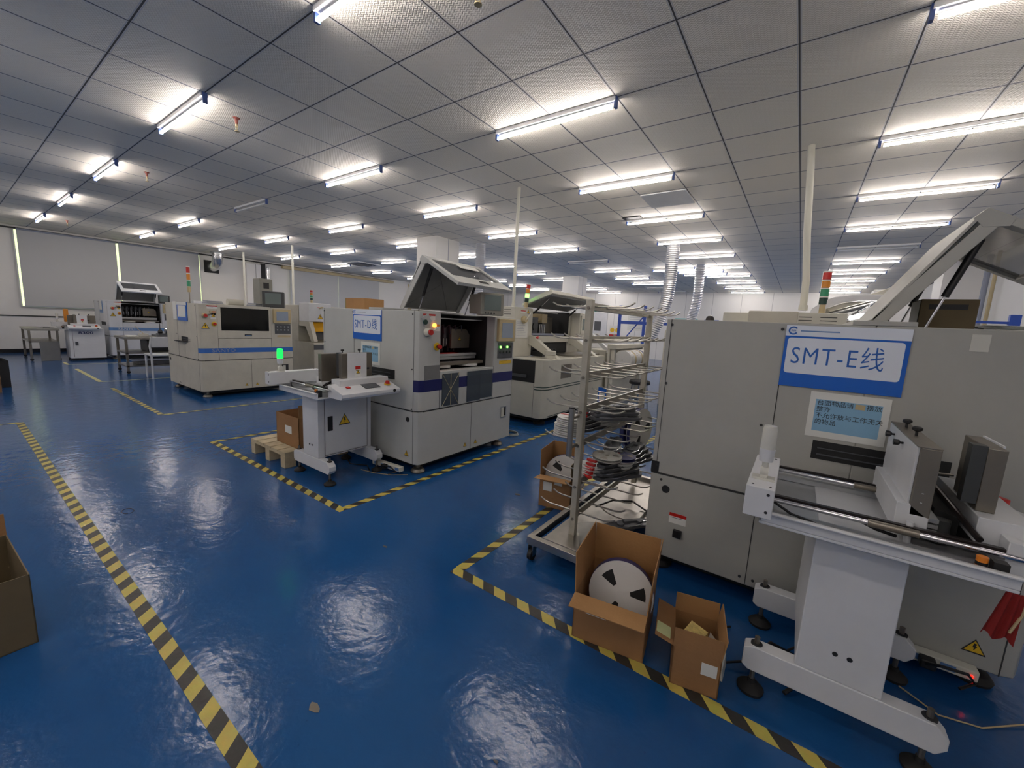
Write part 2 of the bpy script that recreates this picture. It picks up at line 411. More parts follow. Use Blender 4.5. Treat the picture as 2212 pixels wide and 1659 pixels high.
# far wall door, signs, posters
dd = MB().box(-9.45, -8.4, YF-.05, YF-.001, 0, 2.2).build('door_1', 'white', bevel=.005); struct(dd)
struct(MB().box(-9.1, -8.72, YF-.06, YF-.045, 1.25, 1.75).build('door_window', 'dgrey', dd))
struct(MB().cyl((-8.5, YF-.12, .95), (-8.5, YF-.05, .95), .035, 10).build('door_handle', 'black', dd))
struct(MB().box(-9.1, -8.75, YF-.056, YF-.05, .92, 1.14).build('door_notice', 'paper', dd))
ex = thing('exit_sign', 'small green exit sign above the far white door', 'sign', (-8.98, YF-.02, 2.33))
BX('panel', 'green', ex, -.17, .17, -.03, 0, -.075, .075); BX('rim', 'white', ex, -.185, .185, -.02, .0, -.09, .09)
text('EXIT', .1, 'swhite', ex, (0, -.034, 0), RY)
wn = thing('safety_poster', 'small poster with two yellow warning discs on the far wall', 'poster', (-7.95, YF-.005, 1.28))
BX('sheet', 'paper', wn, -.3, .3, -.004, 0, -.28, .28); BX('red_band', 'red', wn, -.3, .3, -.007, -.004, -.28, -.17)
for s in (-.14, .14): MB().cyl((s, -.004, .05), (s, -.009, .05), .12, 16).build('warning_disc', 'yellow', wn)
for x0, x1, z0, z1, m_, lb in [(-7.3, -5.95, 1.35, 2.3, 'paper', 'large white chart with fine writing on the far wall'), (-5.0, -4.0, 1.2, 2.05, 'teal', 'pale teal board on the far wall behind the foil duct')]:
    t = thing('wall_chart', lb, 'chart', ((x0+x1)/2, YF-.004, 0))
    BX('sheet', m_, t, -(x1-x0)/2, (x1-x0)/2, -.006, 0, z0, z1)
    if m_ == 'paper':
        b = MB()
        for k in range(9):
            zz = z1-.12-k*.09; w = (x1-x0)/2-.1
            b.box(-w, -w+random.uniform(.5, 1)*2*w, -.009, -.006, zz, zz+.012)
        b.build('written_lines', 'inkg', t)
# ceiling air conditioner cassette
ac = thing('ceiling_air_conditioner', 'square ceiling air conditioner cassette at the far left', 'air conditioner', (-12.9, 8.8, H))
BX('panel', 'white', ac, -.47, .47, -.47, .47, -.035, .0, .008)
BX('grille', 'dgrey', ac, -.25, .25, -.25, .25, -.045, -.034)
for a in range(4):
    t = MB(); t.T = Matrix.Rotation(a*PI/2, 4, 'Z'); t.box(-.28, .28, .33, .41, -.04, -.034); t.build('air_slot', 'seam', ac)
# lifted tile & opening in the ceiling
tag(MB().box(0, .3, 0, .13, -.012, -.001).build('ceiling_opening', 'void', loc=(-2.66, 6.72, H)), 'dark gap in the ceiling where a tile corner is missing', 'ceiling gap')
tl = MB().box(0, .59, 0, .55, -.012, 0).build('sagging_ceiling_tile', 'white', loc=(GX+.6*3+.005, GY+.6*5+.02, H-.004), rot=(math.radians(-2.2), 0, 0)); tag(tl, 'sagging ceiling tile hanging slightly open past the lamp', 'ceiling tile')
# sprinklers
def sprinkler(x, y, lb):
    t = thing('sprinkler_head', lb, 'sprinkler', (x, y, H))
    MB().lathe([(.030, -.002), (.030, -.008), (.018, -.014), (.014, -.03), (.012, -.06)], (0, 0, 0), 14).build('escutcheon', 'rust', t)
    b = MB(); b.cyl((0, 0, -.06), (0, 0, -.085), .012, 10); b.tube([(.014, 0, -.075), (.018, 0, -.1), (.004, 0, -.12)], .003, 6); b.tube([(-.014, 0, -.075), (-.018, 0, -.1), (-.004, 0, -.12)], .003, 6)
    b.cyl((0, 0, -.12), (0, 0, -.125), .022, 12); b.build('nozzle', 'tan', t)
for x, y, lb in [(-1.66, 1.86, 'red sprinkler head nearest the camera at top centre'), (-4.7, 1.84, 'red sprinkler head in the ceiling, second from the camera'),
              (-7.7, 1.86, 'sprinkler head in the ceiling, third from the camera'), (-14.0, 1.9, 'sprinkler head in the ceiling close to the left wall')]: sprinkler(x, y, lb)

# ------------------------------------------------------------------ tube lamps
def lamp_proto(lit):
    t = thing('tube_lamp', 'x', 'ceiling light', (0, 0, 0))
    MB().box(0.0, 1.2, -.027, .027, -.030, 0).build('batten', 'white', t)
    for x in (0, 1.2): MB().box(x-.010, x+.010, -.017, .017, -.082, .002).build('end_cap', 'capblue', t)
    arc = lambda a0, a1, n, r: [(r*math.cos(math.radians(a0+(a1-a0)*k/n)), -.066+r*math.sin(math.radians(a0+(a1-a0)*k/n))) for k in range(n+1)]
    MB().prism(arc(35, 145, 4, .0142), 'x', .03, 1.17).build('tube_back', 'white', t)
    MB().prism(arc(150, 390, 8, .0135), 'x', .03, 1.17).build('tube', 'tube' if lit else 'tubeoff', t)
    return t
ORD = ['first', 'second', 'third', 'fourth', 'fifth', 'sixth', 'seventh', 'eighth', 'ninth', 'tenth', 'eleventh', 'twelfth', 'thirteenth']
protos = {}
unlit = {(-8, 1), (-3, 13), (7, 13), (-3, 25), (-3, 28)}
for ci, cx in enumerate((-18, -13, -8, -3, 2, 7)):
    for ri, ry in enumerate(range(-11, 29, 3), -3):  # rows behind the camera are unseen lamps, added as frontal fill
        lit = (cx, ry) not in unlit
        if cx == 7 and ry == -2: continue
        if cx == -18 and ry < -5: continue
        if cx == -18 and ry > 22: continue
        if lit not in protos: o = protos[lit] = lamp_proto(lit)
        else: o = copy_tree(protos[lit])
        o.location = (GX+.6*cx, GY+.6*ry, H-.001)
        rw = ['one', 'two', 'three', 'four', 'five', 'six'][ci]
        o['label'] = '%s tube lamp, %s from the near side, row %s from left wall' % ('lit' if lit else 'unlit', ORD[ri], rw) if ri >= 0 else 'unseen fill tube lamp added %s behind the camera, row %s from left wall' % (['third', 'second', 'just'][ri+3], rw)
        o['group'] = 'fluorescent tube lamps on the ceiling'
for k, (x, y) in enumerate([(-3.8, 12.35), (-3.22, 12.95), (-3.2, 13.5)]):
    o = copy_tree(protos[True]); o.location = (x, y, H-.02)
    o['label'] = 'lit tube lamp in the close-set cluster between the foil ducts, %s of three' % ORD[k]; o['group'] = 'fluorescent tube lamps on the ceiling'

# ------------------------------------------------------------------ floor tape
def tape(x0, y0, x1, y1, lb, w=.058, m='tape'):
    L_ = math.hypot(x1-x0, y1-y0)
    o = MB().box(0, L_, -w/2, w/2, .0002, .0014).build('floor_tape', m, loc=(x0, y0, 0), rot=(0, 0, math.atan2(y1-y0, x1-x0)), smooth=False)
    tag(o, lb, 'floor tape')
tape(-7.05, .42, -.2, .42, 'long hazard tape line down the left of the walkway')
tape(-7.05, .42, -7.15, -3, 'hazard tape end turning off to the left edge')
tape(-4.90, 1.55, -2.505, 1.55, 'hazard tape in front of the loader with the green lamp')
tape(-2.53, 1.576, -2.53, 6.8, 'hazard tape running back past the middle machine front')
tape(-4.88, 1.576, -4.88, 6.5, 'hazard tape behind the wooden pallet')
tape(-1.4, 1.576, -1.4, 6.8, 'hazard tape running under the reel trolley side')
tape(-1.426, 1.55, 1.6, 1.55, 'hazard tape under the cardboard boxes in the right foreground')
tape(-9.15, 1.55, -6.53, 1.55, 'hazard tape in front of the beige machine')
tape(-6.55, 1.576, -6.55, 6.5, 'hazard tape along the front of the beige machine')
tape(-12.2, 1.56, -10.0, 1.56, 'pale yellow tape before the white plastic chair', m='tapey', w=.06)
tape(-10.0, 1.59, -10.0, 5, 'thin pale tape running back under the white chair', m='tapey', w=.03)
tape(-13.6, 1.56, -13.1, 1.56, 'short pale tape by the loader marked 8300', m='tapey', w=.05)
tape(-13.1, 1.585, -13.1, 5, 'thin pale tape along the farthest machine', m='tapey', w=.03)
# litter
for i, (x, y, s, m_, lb) in enumerate([(-1.234, .646, .035, 'guard', 'torn brown scrap lying in the foreground walkway'), (-1.73, 2.62, .035, 'dgrey', 'small dark scrap beside the centre tape'),
                            (-1.62, 3.3, .05, 'tan', 'thin tan smear near the tape in the middle aisle'), (-1.9, 1.45, .02, 'dgrey', 'small crumb before the centre tape corner'), (-.62, .9, .012, 'dgrey', 'tiny crumb in the right foreground')]):
    b = MB(); n = 9; pts = [(s*random.uniform(.5, 1)*math.cos(2*PI*k/n), .6*s*random.uniform(.5, 1)*math.sin(2*PI*k/n)) for k in range(n)]
    b.prism(pts, 'z', .0003, .002); tag(b.build('litter_scrap', m_, loc=(x, y, 0)), lb, 'scrap')
tag(MB().tube([(.05*math.cos(a/10*2*PI*.95), .03*math.sin(a/10*2*PI*.95), .002) for a in range(11)], .0015, 5).build('wire_ring', 'seam', loc=(-3.55, .62, 0)), 'thin dark ring lying right of the long tape', 'wire')

# ------------------------------------------------------------------ screen printers (four alike)
def sticker(parent, facing, c, w, h, m='paper', lines=2, head=None, name='sticker'):
    """flat sticker centred at c on a face; facing 'x' (+x) or 'y' (-y)"""
    def b4(u0, u1, v0, v1, d0, d1):
        b = MB()
        if facing == 'x': b.box(c[0]+d0, c[0]+d1, c[1]+u0, c[1]+u1, c[2]+v0, c[2]+v1)
        else: b.box(c[0]+u0, c[0]+u1, c[1]-d1, c[1]-d0, c[2]+v0, c[2]+v1)
        return b
    s = b4(-w/2, w/2, -h/2, h/2, 0, .001).build(name, m, parent, smooth=False)
    if head: b4(-w/2, w/2, h/2-h*.32, h/2, .001, .0016).build('sticker_band', head, s, smooth=False)
    if lines:
        bb = MB()
        for k in range(lines):
            z = h/2-h*(.42 if head else .15)-k*h*.5/max(1, lines)
            a = b4(-w*.4, w*random.uniform(.1, .4), z-h*.04, z, .001, .0016)
            me = bpy.data.meshes.new('t'); a.bm.to_mesh(me); a.bm.free(); bb.bm.from_mesh(me); bpy.data.meshes.remove(me)
        bb.build('sticker_print', 'ink', s, smooth=False)
    return s
def estop(parent, c, facing='x', r=.028):
    d = Vector((1, 0, 0)) if facing == 'x' else Vector((0, 0, 1)); c = Vector(c)
    e = MB().cyl(c, c+d*.008, r*1.25, 20).build('emergency_stop', 'yellow', parent)
    MB().cyl(c+d*.008, c+d*.03, r*.45, 12).build('stop_stem', 'black', e)
    MB().cyl(c+d*.03, c+d*.05, r*.8, 16, r*.62).build('stop_button', 'red', e)
W_, D_ = 1.47, 1.38
def printer(loc, lb, body, stripe, stripe_z, lid, sign=None, paper=False, variant='D'):
    t = thing('solder_paste_printer', lb, 'machine', (loc[0], loc[1], 0))
    ch = .06
    low = MB().prism([(0, 0), (W_-ch, 0), (W_-.018, .018), (W_, ch), (W_, D_), (0, D_)], 'z', .1, .578).build('lower_cabinet', body, t, .006)
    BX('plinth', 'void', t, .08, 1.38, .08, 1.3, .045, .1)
    for fx, fy in ((.08, .1), (1.37, .1), (.08, 1.28), (1.37, 1.28)):
        MB().lathe([(.062, 0), (.066, .012), (.05, .035), (.022, .045), (.02, .1)], (fx, fy, 0), 18).build('foot', 'rubber' if variant == 'E' else 'steeld', t)
    z0, z1 = .586, 1.45
    b = MB()
    b.box(0, .86, 0, D_, z0, z1)
    b.prism([(.86, 0), (W_-ch, 0), (W_-.018, .018), (W_, ch), (W_, .25), (.86, .25)], 'z', z0, z1)
    b.box(.86, W_, 1.03, D_, z0, z1)
    b.box(1.36, W_, .25, 1.03, z0, .925)
    b.box(.86, 1.36, .25, 1.03, z0, .62)
    b.build('upper_housing', body, t, .005)
    # dark inner liner of the work space
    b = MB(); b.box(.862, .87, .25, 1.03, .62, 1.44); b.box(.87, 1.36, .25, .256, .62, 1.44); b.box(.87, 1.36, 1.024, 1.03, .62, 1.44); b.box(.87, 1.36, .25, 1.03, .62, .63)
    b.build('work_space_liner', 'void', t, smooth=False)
    # seams
    b = MB(); g = .0025
    b.box(-.0, W_-ch, -.0015, 0, .578, .586); b.box(W_-.001, W_+.0005, ch, D_, .578, .586)
    for u in (.545,): b.box(u, u+.004, -.0015, 0, .586, 1.44)
    b.box(W_-ch-.004, W_-ch, -.0012, 0, .1, 1.45)
    for u in (.024,) if variant != 'C' else (): b.box(u, u+.003, -.0012, 0, .60, 1.45)
    if variant == 'E': b.box(.525, .529, -.0015, 0, .1, .578)
    b.box(W_, W_+.0012, .70, .704, .105, .578); b.box(W_, W_+.0012, .25, .253, .586, .93); b.box(W_, W_+.0012, 1.03, 1.033, .586, .93)
    b.build('panel_gaps', 'seam', t, smooth=False)
    b = MB()
    for u, z in ((.03, 1.42), (.53, 1.42), (.56, 1.42), (.03, 1.1), (.5, .95), (.03, .63), (.06, .55), (1.39, 1.42), (1.39, .95), (1.39, .6), (.5, .14), (.56, .14)):
        b.cyl((u, 0, z), (u, -.004, z), .007, 8)
    b.build('screws', 'ink', t)
    MB().cyl((.09 if variant != 'D' else 1.34, 0, .50), (.09 if variant != 'D' else 1.34, -.003, .50), .022, 14).build('port_hole', 'void', t)
    # conveyor slot
    sl = BX('board_slot', 'void', t, .71, 1.16 if variant != 'C' else 1.0, -.003, 0, .835, .92)
    b = MB(); b.box(.73, 1.1, -.006, -.003, .855, .861); b.box(.73, 1.1, -.006, -.003, .885, .889); b.build('slot_rails', 'dgrey', sl)
    if variant in ('C',):
        BX('slot_tray', 'void', t, .55, .95, -.06, 0, .835, .845)
    # stripe
    za, zb = stripe_z
    st = MB(); st.box(W_, W_+.0015, ch, D_, za, zb)
    st.prism([(W_-ch, -.0015), (W_-.017, .016), (W_+.0015, ch), (W_, ch), (W_-.018, .018), (W_-ch, 0)], 'z', za, zb)
    st = st.build('stripe', stripe, t, smooth=False)
    if variant in ('C', 'A'): text('SANYO', .085, 'inkg' if variant == 'C' else 'paper', st, (W_+.002, .32, (za+zb)/2), RX, sx=1.15)
    # lower doors details
    for yy in (.62, .78): triangle_sticker(t, (W_+.001, yy, .165), .05, 'x', 'small_warning_sticker')
    h = BX('recessed_latch', 'seam' if variant != 'D' else 'alu', t, W_, W_+.002, 1.19, 1.30, .34, .47)
    BX('latch_lever', 'cream', h, W_+.002, W_+.008, 1.205, 1.25, .355, .455); BX('latch_slot', 'void', h, W_+.002, W_+.004, 1.258, 1.285, .36, .46)
    # control column
    fr = MB(); x = W_
    y0, y1, za_, zb_ = 1.06, 1.355, 1.19, 1.43
    sc = MB().box(x, x+.035, y0, y1, za_, zb_).build('screen_bezel', 'tan', t, .008)
    BX('screen', 'screenb', sc, x+.034, x+.037, y0+.05, y1-.05, za_+.04, zb_-.04)
    kp = BX('button_panel', 'dgrey', t, x, x+.006, 1.09, 1.355, 1.01, 1.175, .002)
    b = MB(); g2 = MB()
    for k in range(4):
        for j in range(2):
            (g2 if (k, j) in ((0, 1), (2, 1)) and variant == 'D' else b).cyl((x+.006, 1.13+k*.06, 1.075+j*.055), (x+.016, 1.13+k*.06, 1.075+j*.055), .012, 10)
    b.build('buttons', 'alu' if variant != 'D' else 'crtd', kp)
    g2.build('lit_buttons', 'glowg' if variant == 'D' else 'paper', kp) if variant == 'D' else g2.bm.free()
    sticker(t, 'x', (x, 1.24, .965), .22, .035, 'yellow' if variant == 'D' else 'tan', 1)
    # left column fittings
    estop(t, (x, .205, 1.15))
    sticker(t, 'x', (x, .11 if variant == 'D' else .19, 1.405), .14, .05, 'paper', 1, 'red')
    k = MB().lathe([(.036, 0), (.040, .02), (.030, .045)], (x, .085, 1.275), 18, 'x').build('rotary_switch', 'tan' if variant != 'D' else 'cream', t)
    MB().cyl((x+.045, .085, 1.275), (x+.06, .085, 1.275), .024, 12).build('switch_knob', 'red', k)
    MB().tube([(x+.03, .1, 1.28), (x+.045, .14, 1.3), (x+.04, .17, 1.32)], .008, 6).build('switch_lever', 'cream' if variant == 'D' else 'steeld', k)
    MB().cyl((x, .165, 1.335), (x+.018, .165, 1.335), .017, 14).build('indicator_button', 'glowo' if variant == 'D' else 'tan', t)
    sticker(t, 'x', (x, .205, 1.315), .06, .06, 'paper', 1, 'orange')
    if variant == 'D':
        g = BX('gauge_plate', 'alu', t, x, x+.008, .03, .12, 1.335, 1.42, .002, R=(.5, 0, 0)); MB().cyl((x+.008, .055, 1.36), (x+.02, .055, 1.36), .022, 16).build('gauge', 'dgreen', g)
        BX('grey_patch', 'mgrey', t, W_, W_+.001, .065, .245, .86, .985)
    if variant in ('C', 'A'):
        triangle_sticker(t, (x, .09, 1.12), .11, 'x'); s_ = sticker(t, 'x', (x, .2, 1.27), .075, .1, 'paper', 1); triangle_sticker(s_, (x+.001, .2, 1.28), .06, 'x', 'warning_mark')
    # work space contents
    if lid != 'closed':
        c_ = MB(); c_.box(1.20, 1.27, .26, .98, 1.03, 1.06); c_.box(1.22, 1.26, .26, .98, 1.0, 1.03)
        c_.build('conveyor_beam', 'alu', t, .004)
        BX('support_table', 'dgrey', t, .95, 1.2, .3, .95, .98, 1.035)
        BX('front_ledge', 'guard', t, 1.27, 1.35, .26, 1.0, .955, .985)
        c_ = MB()
        for k in range(7):
            yy = .32+k*.085; c_.box(1.02, 1.10, yy, yy+.035, 1.12, 1.32); c_.cyl((1.06, yy+.017, 1.06), (1.06, yy+.017, 1.12), .008, 8)
            c_.tube([(1.1, yy, 1.3), (1.16, yy+.02, 1.34), (1.14, yy+.05, 1.25)], .006, 6)
        c_.build('print_head', 'dgrey', t)
        c_ = MB()
        for k in range(9): yy = .31+k*.045; c_.cyl((1.13, yy, 1.1+.02*(k % 3)), (1.13, yy, 1.2), .006, 8)
        c_.build('nozzles', 'chrome', t)
        c_ = MB().box(.9, 1.3, .26, 1.02, 1.395, 1.405).build('inner_crossbar', 'alu', t)
        pl = MB().prism([(.72, 1.1), (1.0, 1.1), (1.0, 1.24), (.95, 1.3), (.72, 1.3)], 'x', 1.12, 1.15).build('inner_cover', 'guard', t, .006); triangle_sticker(pl, (1.152, .84, 1.2), .05, 'x')
        if variant == 'D':
            MB().box(1.22, 1.26, .28, .40, 1.062, 1.085).build('red_light', 'glowr', t)
            MB().box(1.20, 1.27, .41, .70, 1.0605, 1.065).build('red_film', 'red', t)
        for k, (yy, mm) in enumerate([(.42, 'plast'), (.82, 'reelw')]):
            MB().lathe([(.1, 0), (.12, .003), (.12, .02), (.1, .024)], (1.27, yy, .935), 24).build('paste_dish', mm, t)
    if lid == 'open':
        Hh, A, T = Vector((.91, 1.485)), Vector((1.21, 1.955)), Vector((1.67, 1.71))
        v0, v1 = (.25, 1.03) if variant != 'E' else (.22, 1.03)
        if variant == 'E': Hh, A, T = Hh-Vector((.05, 0)), A-Vector((.055, .01)), T-Vector((.05, .01))
        def slab(P, Q, a, b_, t0, t1, name, m_, par, bev=.003):
            d = (Q-P).normalized(); n = Vector((d.y, -d.x))      # n points to the inside of the lid
            pts = [P+n*t0, Q+n*t0, Q+n*t1, P+n*t1]
            return MB().prism([(p.x, p.y) for p in pts], 'y', a, b_).build(name, m_, par, bev)
        ld = slab(Hh, A, v0, v1, 0, .012, 'lid', body, t)
        slab(Hh.lerp(A, .03), A, v0+.02, v1-.02, .012, .016, 'lid_liner', 'mgrey', ld)
        for va, vb in ((v0, v0+.012), (v1-.012, v1)): slab(Hh, A+Vector((0.03, -.01)), va, vb, 0, .05, 'lid_edge', body, ld, .002)
        b = MB()      # cross braces pressed into the liner
        def br(p, q):
            P0 = Hh.lerp(A, p[0]); Q0 = Hh.lerp(A, q[0]); n = Vector(((A-Hh).normalized().y, -(A-Hh).normalized().x))
            b.tube([(P0.x+n.x*.014, p[1], P0.y+n.y*.014), (Q0.x+n.x*.014, q[1], Q0.y+n.y*.014)], .006, 6)
        br((.05, v0+.04), (.55, .62)); br((.95, v0+.2), (.05, .86))
        b.build('pressed_braces', 'mgrey', ld)
        MB().prism([(A.x-.03, A.y-.035), (A.x+.005, A.y+.002), (A.x+.09, A.y-.045), (A.x+.075, A.y-.078), (A.x+.0, A.y-.075)], 'y', v0-.002, v0+.014).build('lid_corner', body, ld, .002)
        # window leaf
        for va, vb in ((v0, v0+.06), (v1-.05, v1)): slab(A, T, va, vb, 0, .03, 'window_stile', body, ld)
        slab(A, A.lerp(T, .12), v0+.06, v1-.05, 0, .03, 'window_top_rail', body, ld)
        tr_ = slab(A.lerp(T, .72), T, v0+.06, v1-.05, 0, .03, 'window_bottom_rail', body, ld)
        slab(A.lerp(T, .81), A.lerp(T, .89), .6, .72, -.004, .0, 'lid_handle', 'black', ld)
        slab(A.lerp(T, .12), A.lerp(T, .72), v0+.06, v1-.05, .012, .016, 'lid_window', 'glass', ld)
        if variant == 'D': slab(A.lerp(T, .15), A.lerp(T, .3), .62, .9, -.004, -.001, 'window_note', 'paper', ld)
        for k, vv in enumerate((v0+.1, v1-.02)):
            top = A.lerp(Hh, .12); top = (top.x+.06, top.y-.05); bot = (1.06, 1.45)
            m_ = (bot[0]+(top[0]-bot[0])*.38, bot[1]+(top[1]-bot[1])*.38)
            g_ = MB().cyl((m_[0], vv, m_[1]), (top[0], vv, top[1]), .014, 12).build('gas_strut', 'black', t)
            MB().cyl((bot[0], vv, bot[1]), (m_[0], vv, m_[1]), .005, 8).build('strut_rod', 'chrome', g_)
        BX('top_shelf', body, t, .78, .985, .0, 1.08, 1.45, 1.47, .003)
    if lid == 'closed':
        b = MB(); b.box(.86, 1.44, .25, 1.03, 1.44, 1.455); b.box(1.44, W_, .25, 1.03, 1.41, 1.455); b.box(1.44, W_, .25, 1.03, .93, 1.05); b.box(1.44, W_, .25, .3, 1.05, 1.41); b.box(1.44, W_, 1.0, 1.03, 1.05, 1.41)
        ld = b.build('front_cover', body, t, .003)
        BX('cover_window', 'glassd', ld, 1.45, W_-.004, .3, 1.0, 1.05, 1.41, .002)
        hd = BX('cover_handle', 'black', ld, W_, W_+.004, .62, .73, .965, .995, .002); BX('handle_lip', 'blueA', hd, W_+.004, W_+.008, .63, .72, .97, .98)
        BX('cover_gap', 'seam', ld, W_, W_+.0012, .25, 1.03, .926, .93)
    if sign:
        u0, u1, za, zb = sign[1:]
        w, h = u1-u0, zb-za; cxs = (u0+u1)/2
        sg = MB().box(u0, u1, -.006, -.001, za, zb).build('line_sign', 'sblue', t, smooth=False)
        BX('sign_header', 'swhite', sg, u0, u1, -.0068, -.006, zb-h*.17, zb)
        # rounded white field
        fx0, fx1, fz0, fz1, r_ = u0+w*.028, u1-w*.035, za+h*.22, za+h*.80, w*.03
        pts = []
        for (cx_, cz_, a0) in ((fx1-r_, fz1-r_, 0), (fx0+r_, fz1-r_, 90), (fx0+r_, fz0+r_, 180), (fx1-r_, fz0+r_, 270)):
            for k in range(5): a = math.radians(a0+k*22.5); pts.append((cx_+r_*math.cos(a), cz_+r_*math.sin(a)))
        MB().prism(pts, 'y', -.0072, -.006).build('sign_field', 'swhite', sg, smooth=False)
        text(sign[0], h*.385, 'stxt', sg, (cxs-w*.045, -.0076, (fz0+fz1)/2-h*.01), RY, 'sign_lettering', off=-.0004, sx=.76, space=1.14)
        # ring logo and blurred line
        b = MB(); n = 18
        for k in range(n-3):
            a0, a1 = math.radians(35+k*290/(n-3)), math.radians(35+(k+1)*290/(n-3)); R0, R1 = h*.045, h*.068
            cx_, cz_ = u0+w*.065, zb-h*.085
            b.prism([(cx_+R0*math.cos(a0), cz_+R0*math.sin(a0)), (cx_+R1*math.cos(a0), cz_+R1*math.sin(a0)), (cx_+R1*math.cos(a1), cz_+R1*math.sin(a1)), (cx_+R0*math.cos(a1), cz_+R0*math.sin(a1))], 'y', -.0076, -.0066)
        b.build('sign_logo', 'stxt', sg, smooth=False)
        text('AH', h*.045, 'stxt', sg, (u0+w*.067, -.0076, zb-h*.085), RY, 'logo_letters')
        BX('blurred_name_line', 'blueA' if variant == 'E' else 'inkg', sg, u0+w*.13, u0+w*.46, -.0072, -.0068, zb-h*.098, zb-h*.078)
    if paper:
        u0, u1, za, zb = paper; w, h = u1-u0, zb-za
        pp = BX('notice_paper', 'paper', t, u0, u1, -.003, -.001, za, zb)
        BX('notice_field', 'pblue', pp, u0+w*.08, u1-w*.09, -.0036, -.003, za+h*.14, zb-h*.16)
        for k, (s_, dx) in enumerate((('\u53f0\u9762\u7269\u54c1\u8bf7', 0), ('\u6574\u9f50', 0), ('\u4e0d\u5141\u8bb8\u653e\u4e0e\u5de5\u4f5c\u65e0\u5173', 0), ('\u7684\u7269\u54c1', 0))):
            text(s_, h*.125, 'ink', pp, (u0+w*.10, -.0039, zb-h*(.235+.14*k)), RY, 'notice_lettering', align='LEFT', space=1.0, sx=1.0, extr=.0002, off=.0)
        text('\u6446\u653e', h*.125, 'ink', pp, (u0+w*.72, -.0039, zb-h*.235), RY, 'notice_lettering', align='LEFT', extr=.0002)
        BX('torn_tape', 'tan', pp, u0+w*.585, u0+w*.705, -.0046, -.0036, zb-h*.29, zb-h*.18)
    return t
X0 = dict(A=-15.42, C=-8.87, D=-4.075, E=-.605)
pD = printer((X0['D'], 2.32), 'light grey machine with navy stripe, raised lid and a line sign ending in D', 'grey', 'navy', (.755, .858), 'open', ('SMT-D\u7ebf', .54, .975, 1.165, 1.445), (.665, .95, .94, 1.145), 'D')
pE = printer((X0['E'], 2.30), 'large warm grey machine with the line sign ending in E, at right', 'greyE', 'navy', (.755, .858), 'open', ('SMT-E\u7ebf', .545, .975, 1.158, 1.44), (.675, .952, .937, 1.145), 'E')
pC = printer((X0['C'], 2.25), 'beige machine with a pale blue stripe and closed dark window', 'beige', 'blue', (.70, .775), 'closed', None, None, 'C')
pA = printer((X0['A'], 2.42), 'white machine by the far left wall with raised lid and blue stripe', 'whiteA', 'blueA', (.72, .80), 'open', None, None, 'A')
# E: small switch and label low on the side, warning triangle; strip of slot at left edge
sticker(pE, 'y', (.17, 0, .345), .09, .06, 'paper', 1, 'red'); BX('power_switch', 'black', pE, .155, .2, -.02, 0, .24, .285, .004)
BX('side_cutout', 'void', pE, -.002, .04, -.003, .03, .585, .65)
triangle_sticker(pE, (1.33, -.001, .19), .07, 'y'); triangle_sticker(pD, (1.33, -.001, .19), .06, 'y')
pl = BX('clear_pocket', 'plast', pE, 1.14, 1.19, -.002, 0, 1.365, 1.43)
# D: pockets on the apron
pk = BX('smoky_pocket', 'pouch', pD, W_+.002, W_+.006, .28, .50, .60, .90)
b = MB()
for a, c_ in (((.28, .60), (.50, .9)), ((.28, .9), (.50, .60)), ((.39, .6), (.39, .9))): b.tube([(W_+.007, a[0], a[1]), (W_+.007, c_[0], c_[1])], .0025, 5)
b.build('pocket_creases', 'tan', pk)
BX('smoky_pocket', 'pouch', pD, W_+.002, W_+.007, .62, .82, .60, .90); BX('smoky_pocket', 'pouch', pD, W_+.003, W_+.006, .815, 1.015, .61, .90)
# C: papers hung on the side panel
h1 = BX('hung_document', 'paper', pC, .42, .58, -.012, 0, 1.18, 1.47); h2 = BX('hung_document', 'sblue', pC, .62, 1.05, -.012, 0, 1.17, 1.46, label='blue bordered document hung on the side')
BX('document_sheet', 'paper', h2, .66, 1.0, -.014, -.012, 1.23, 1.41); BX('document_head', 'paper', h2, .62, 1.05, -.014, -.012, 1.415, 1.46)
h3 = BX('hung_document', 'blueA', pA, .68, .98, -.012, 0, 1.14, 1.44); BX('document_sheet', 'paper', h3, .7, .95, -.014, -.012, 1.22, 1.40)
BX('sign_header', 'paper', h3, .68, .98, -.014, -.012, 1.41, 1.44)

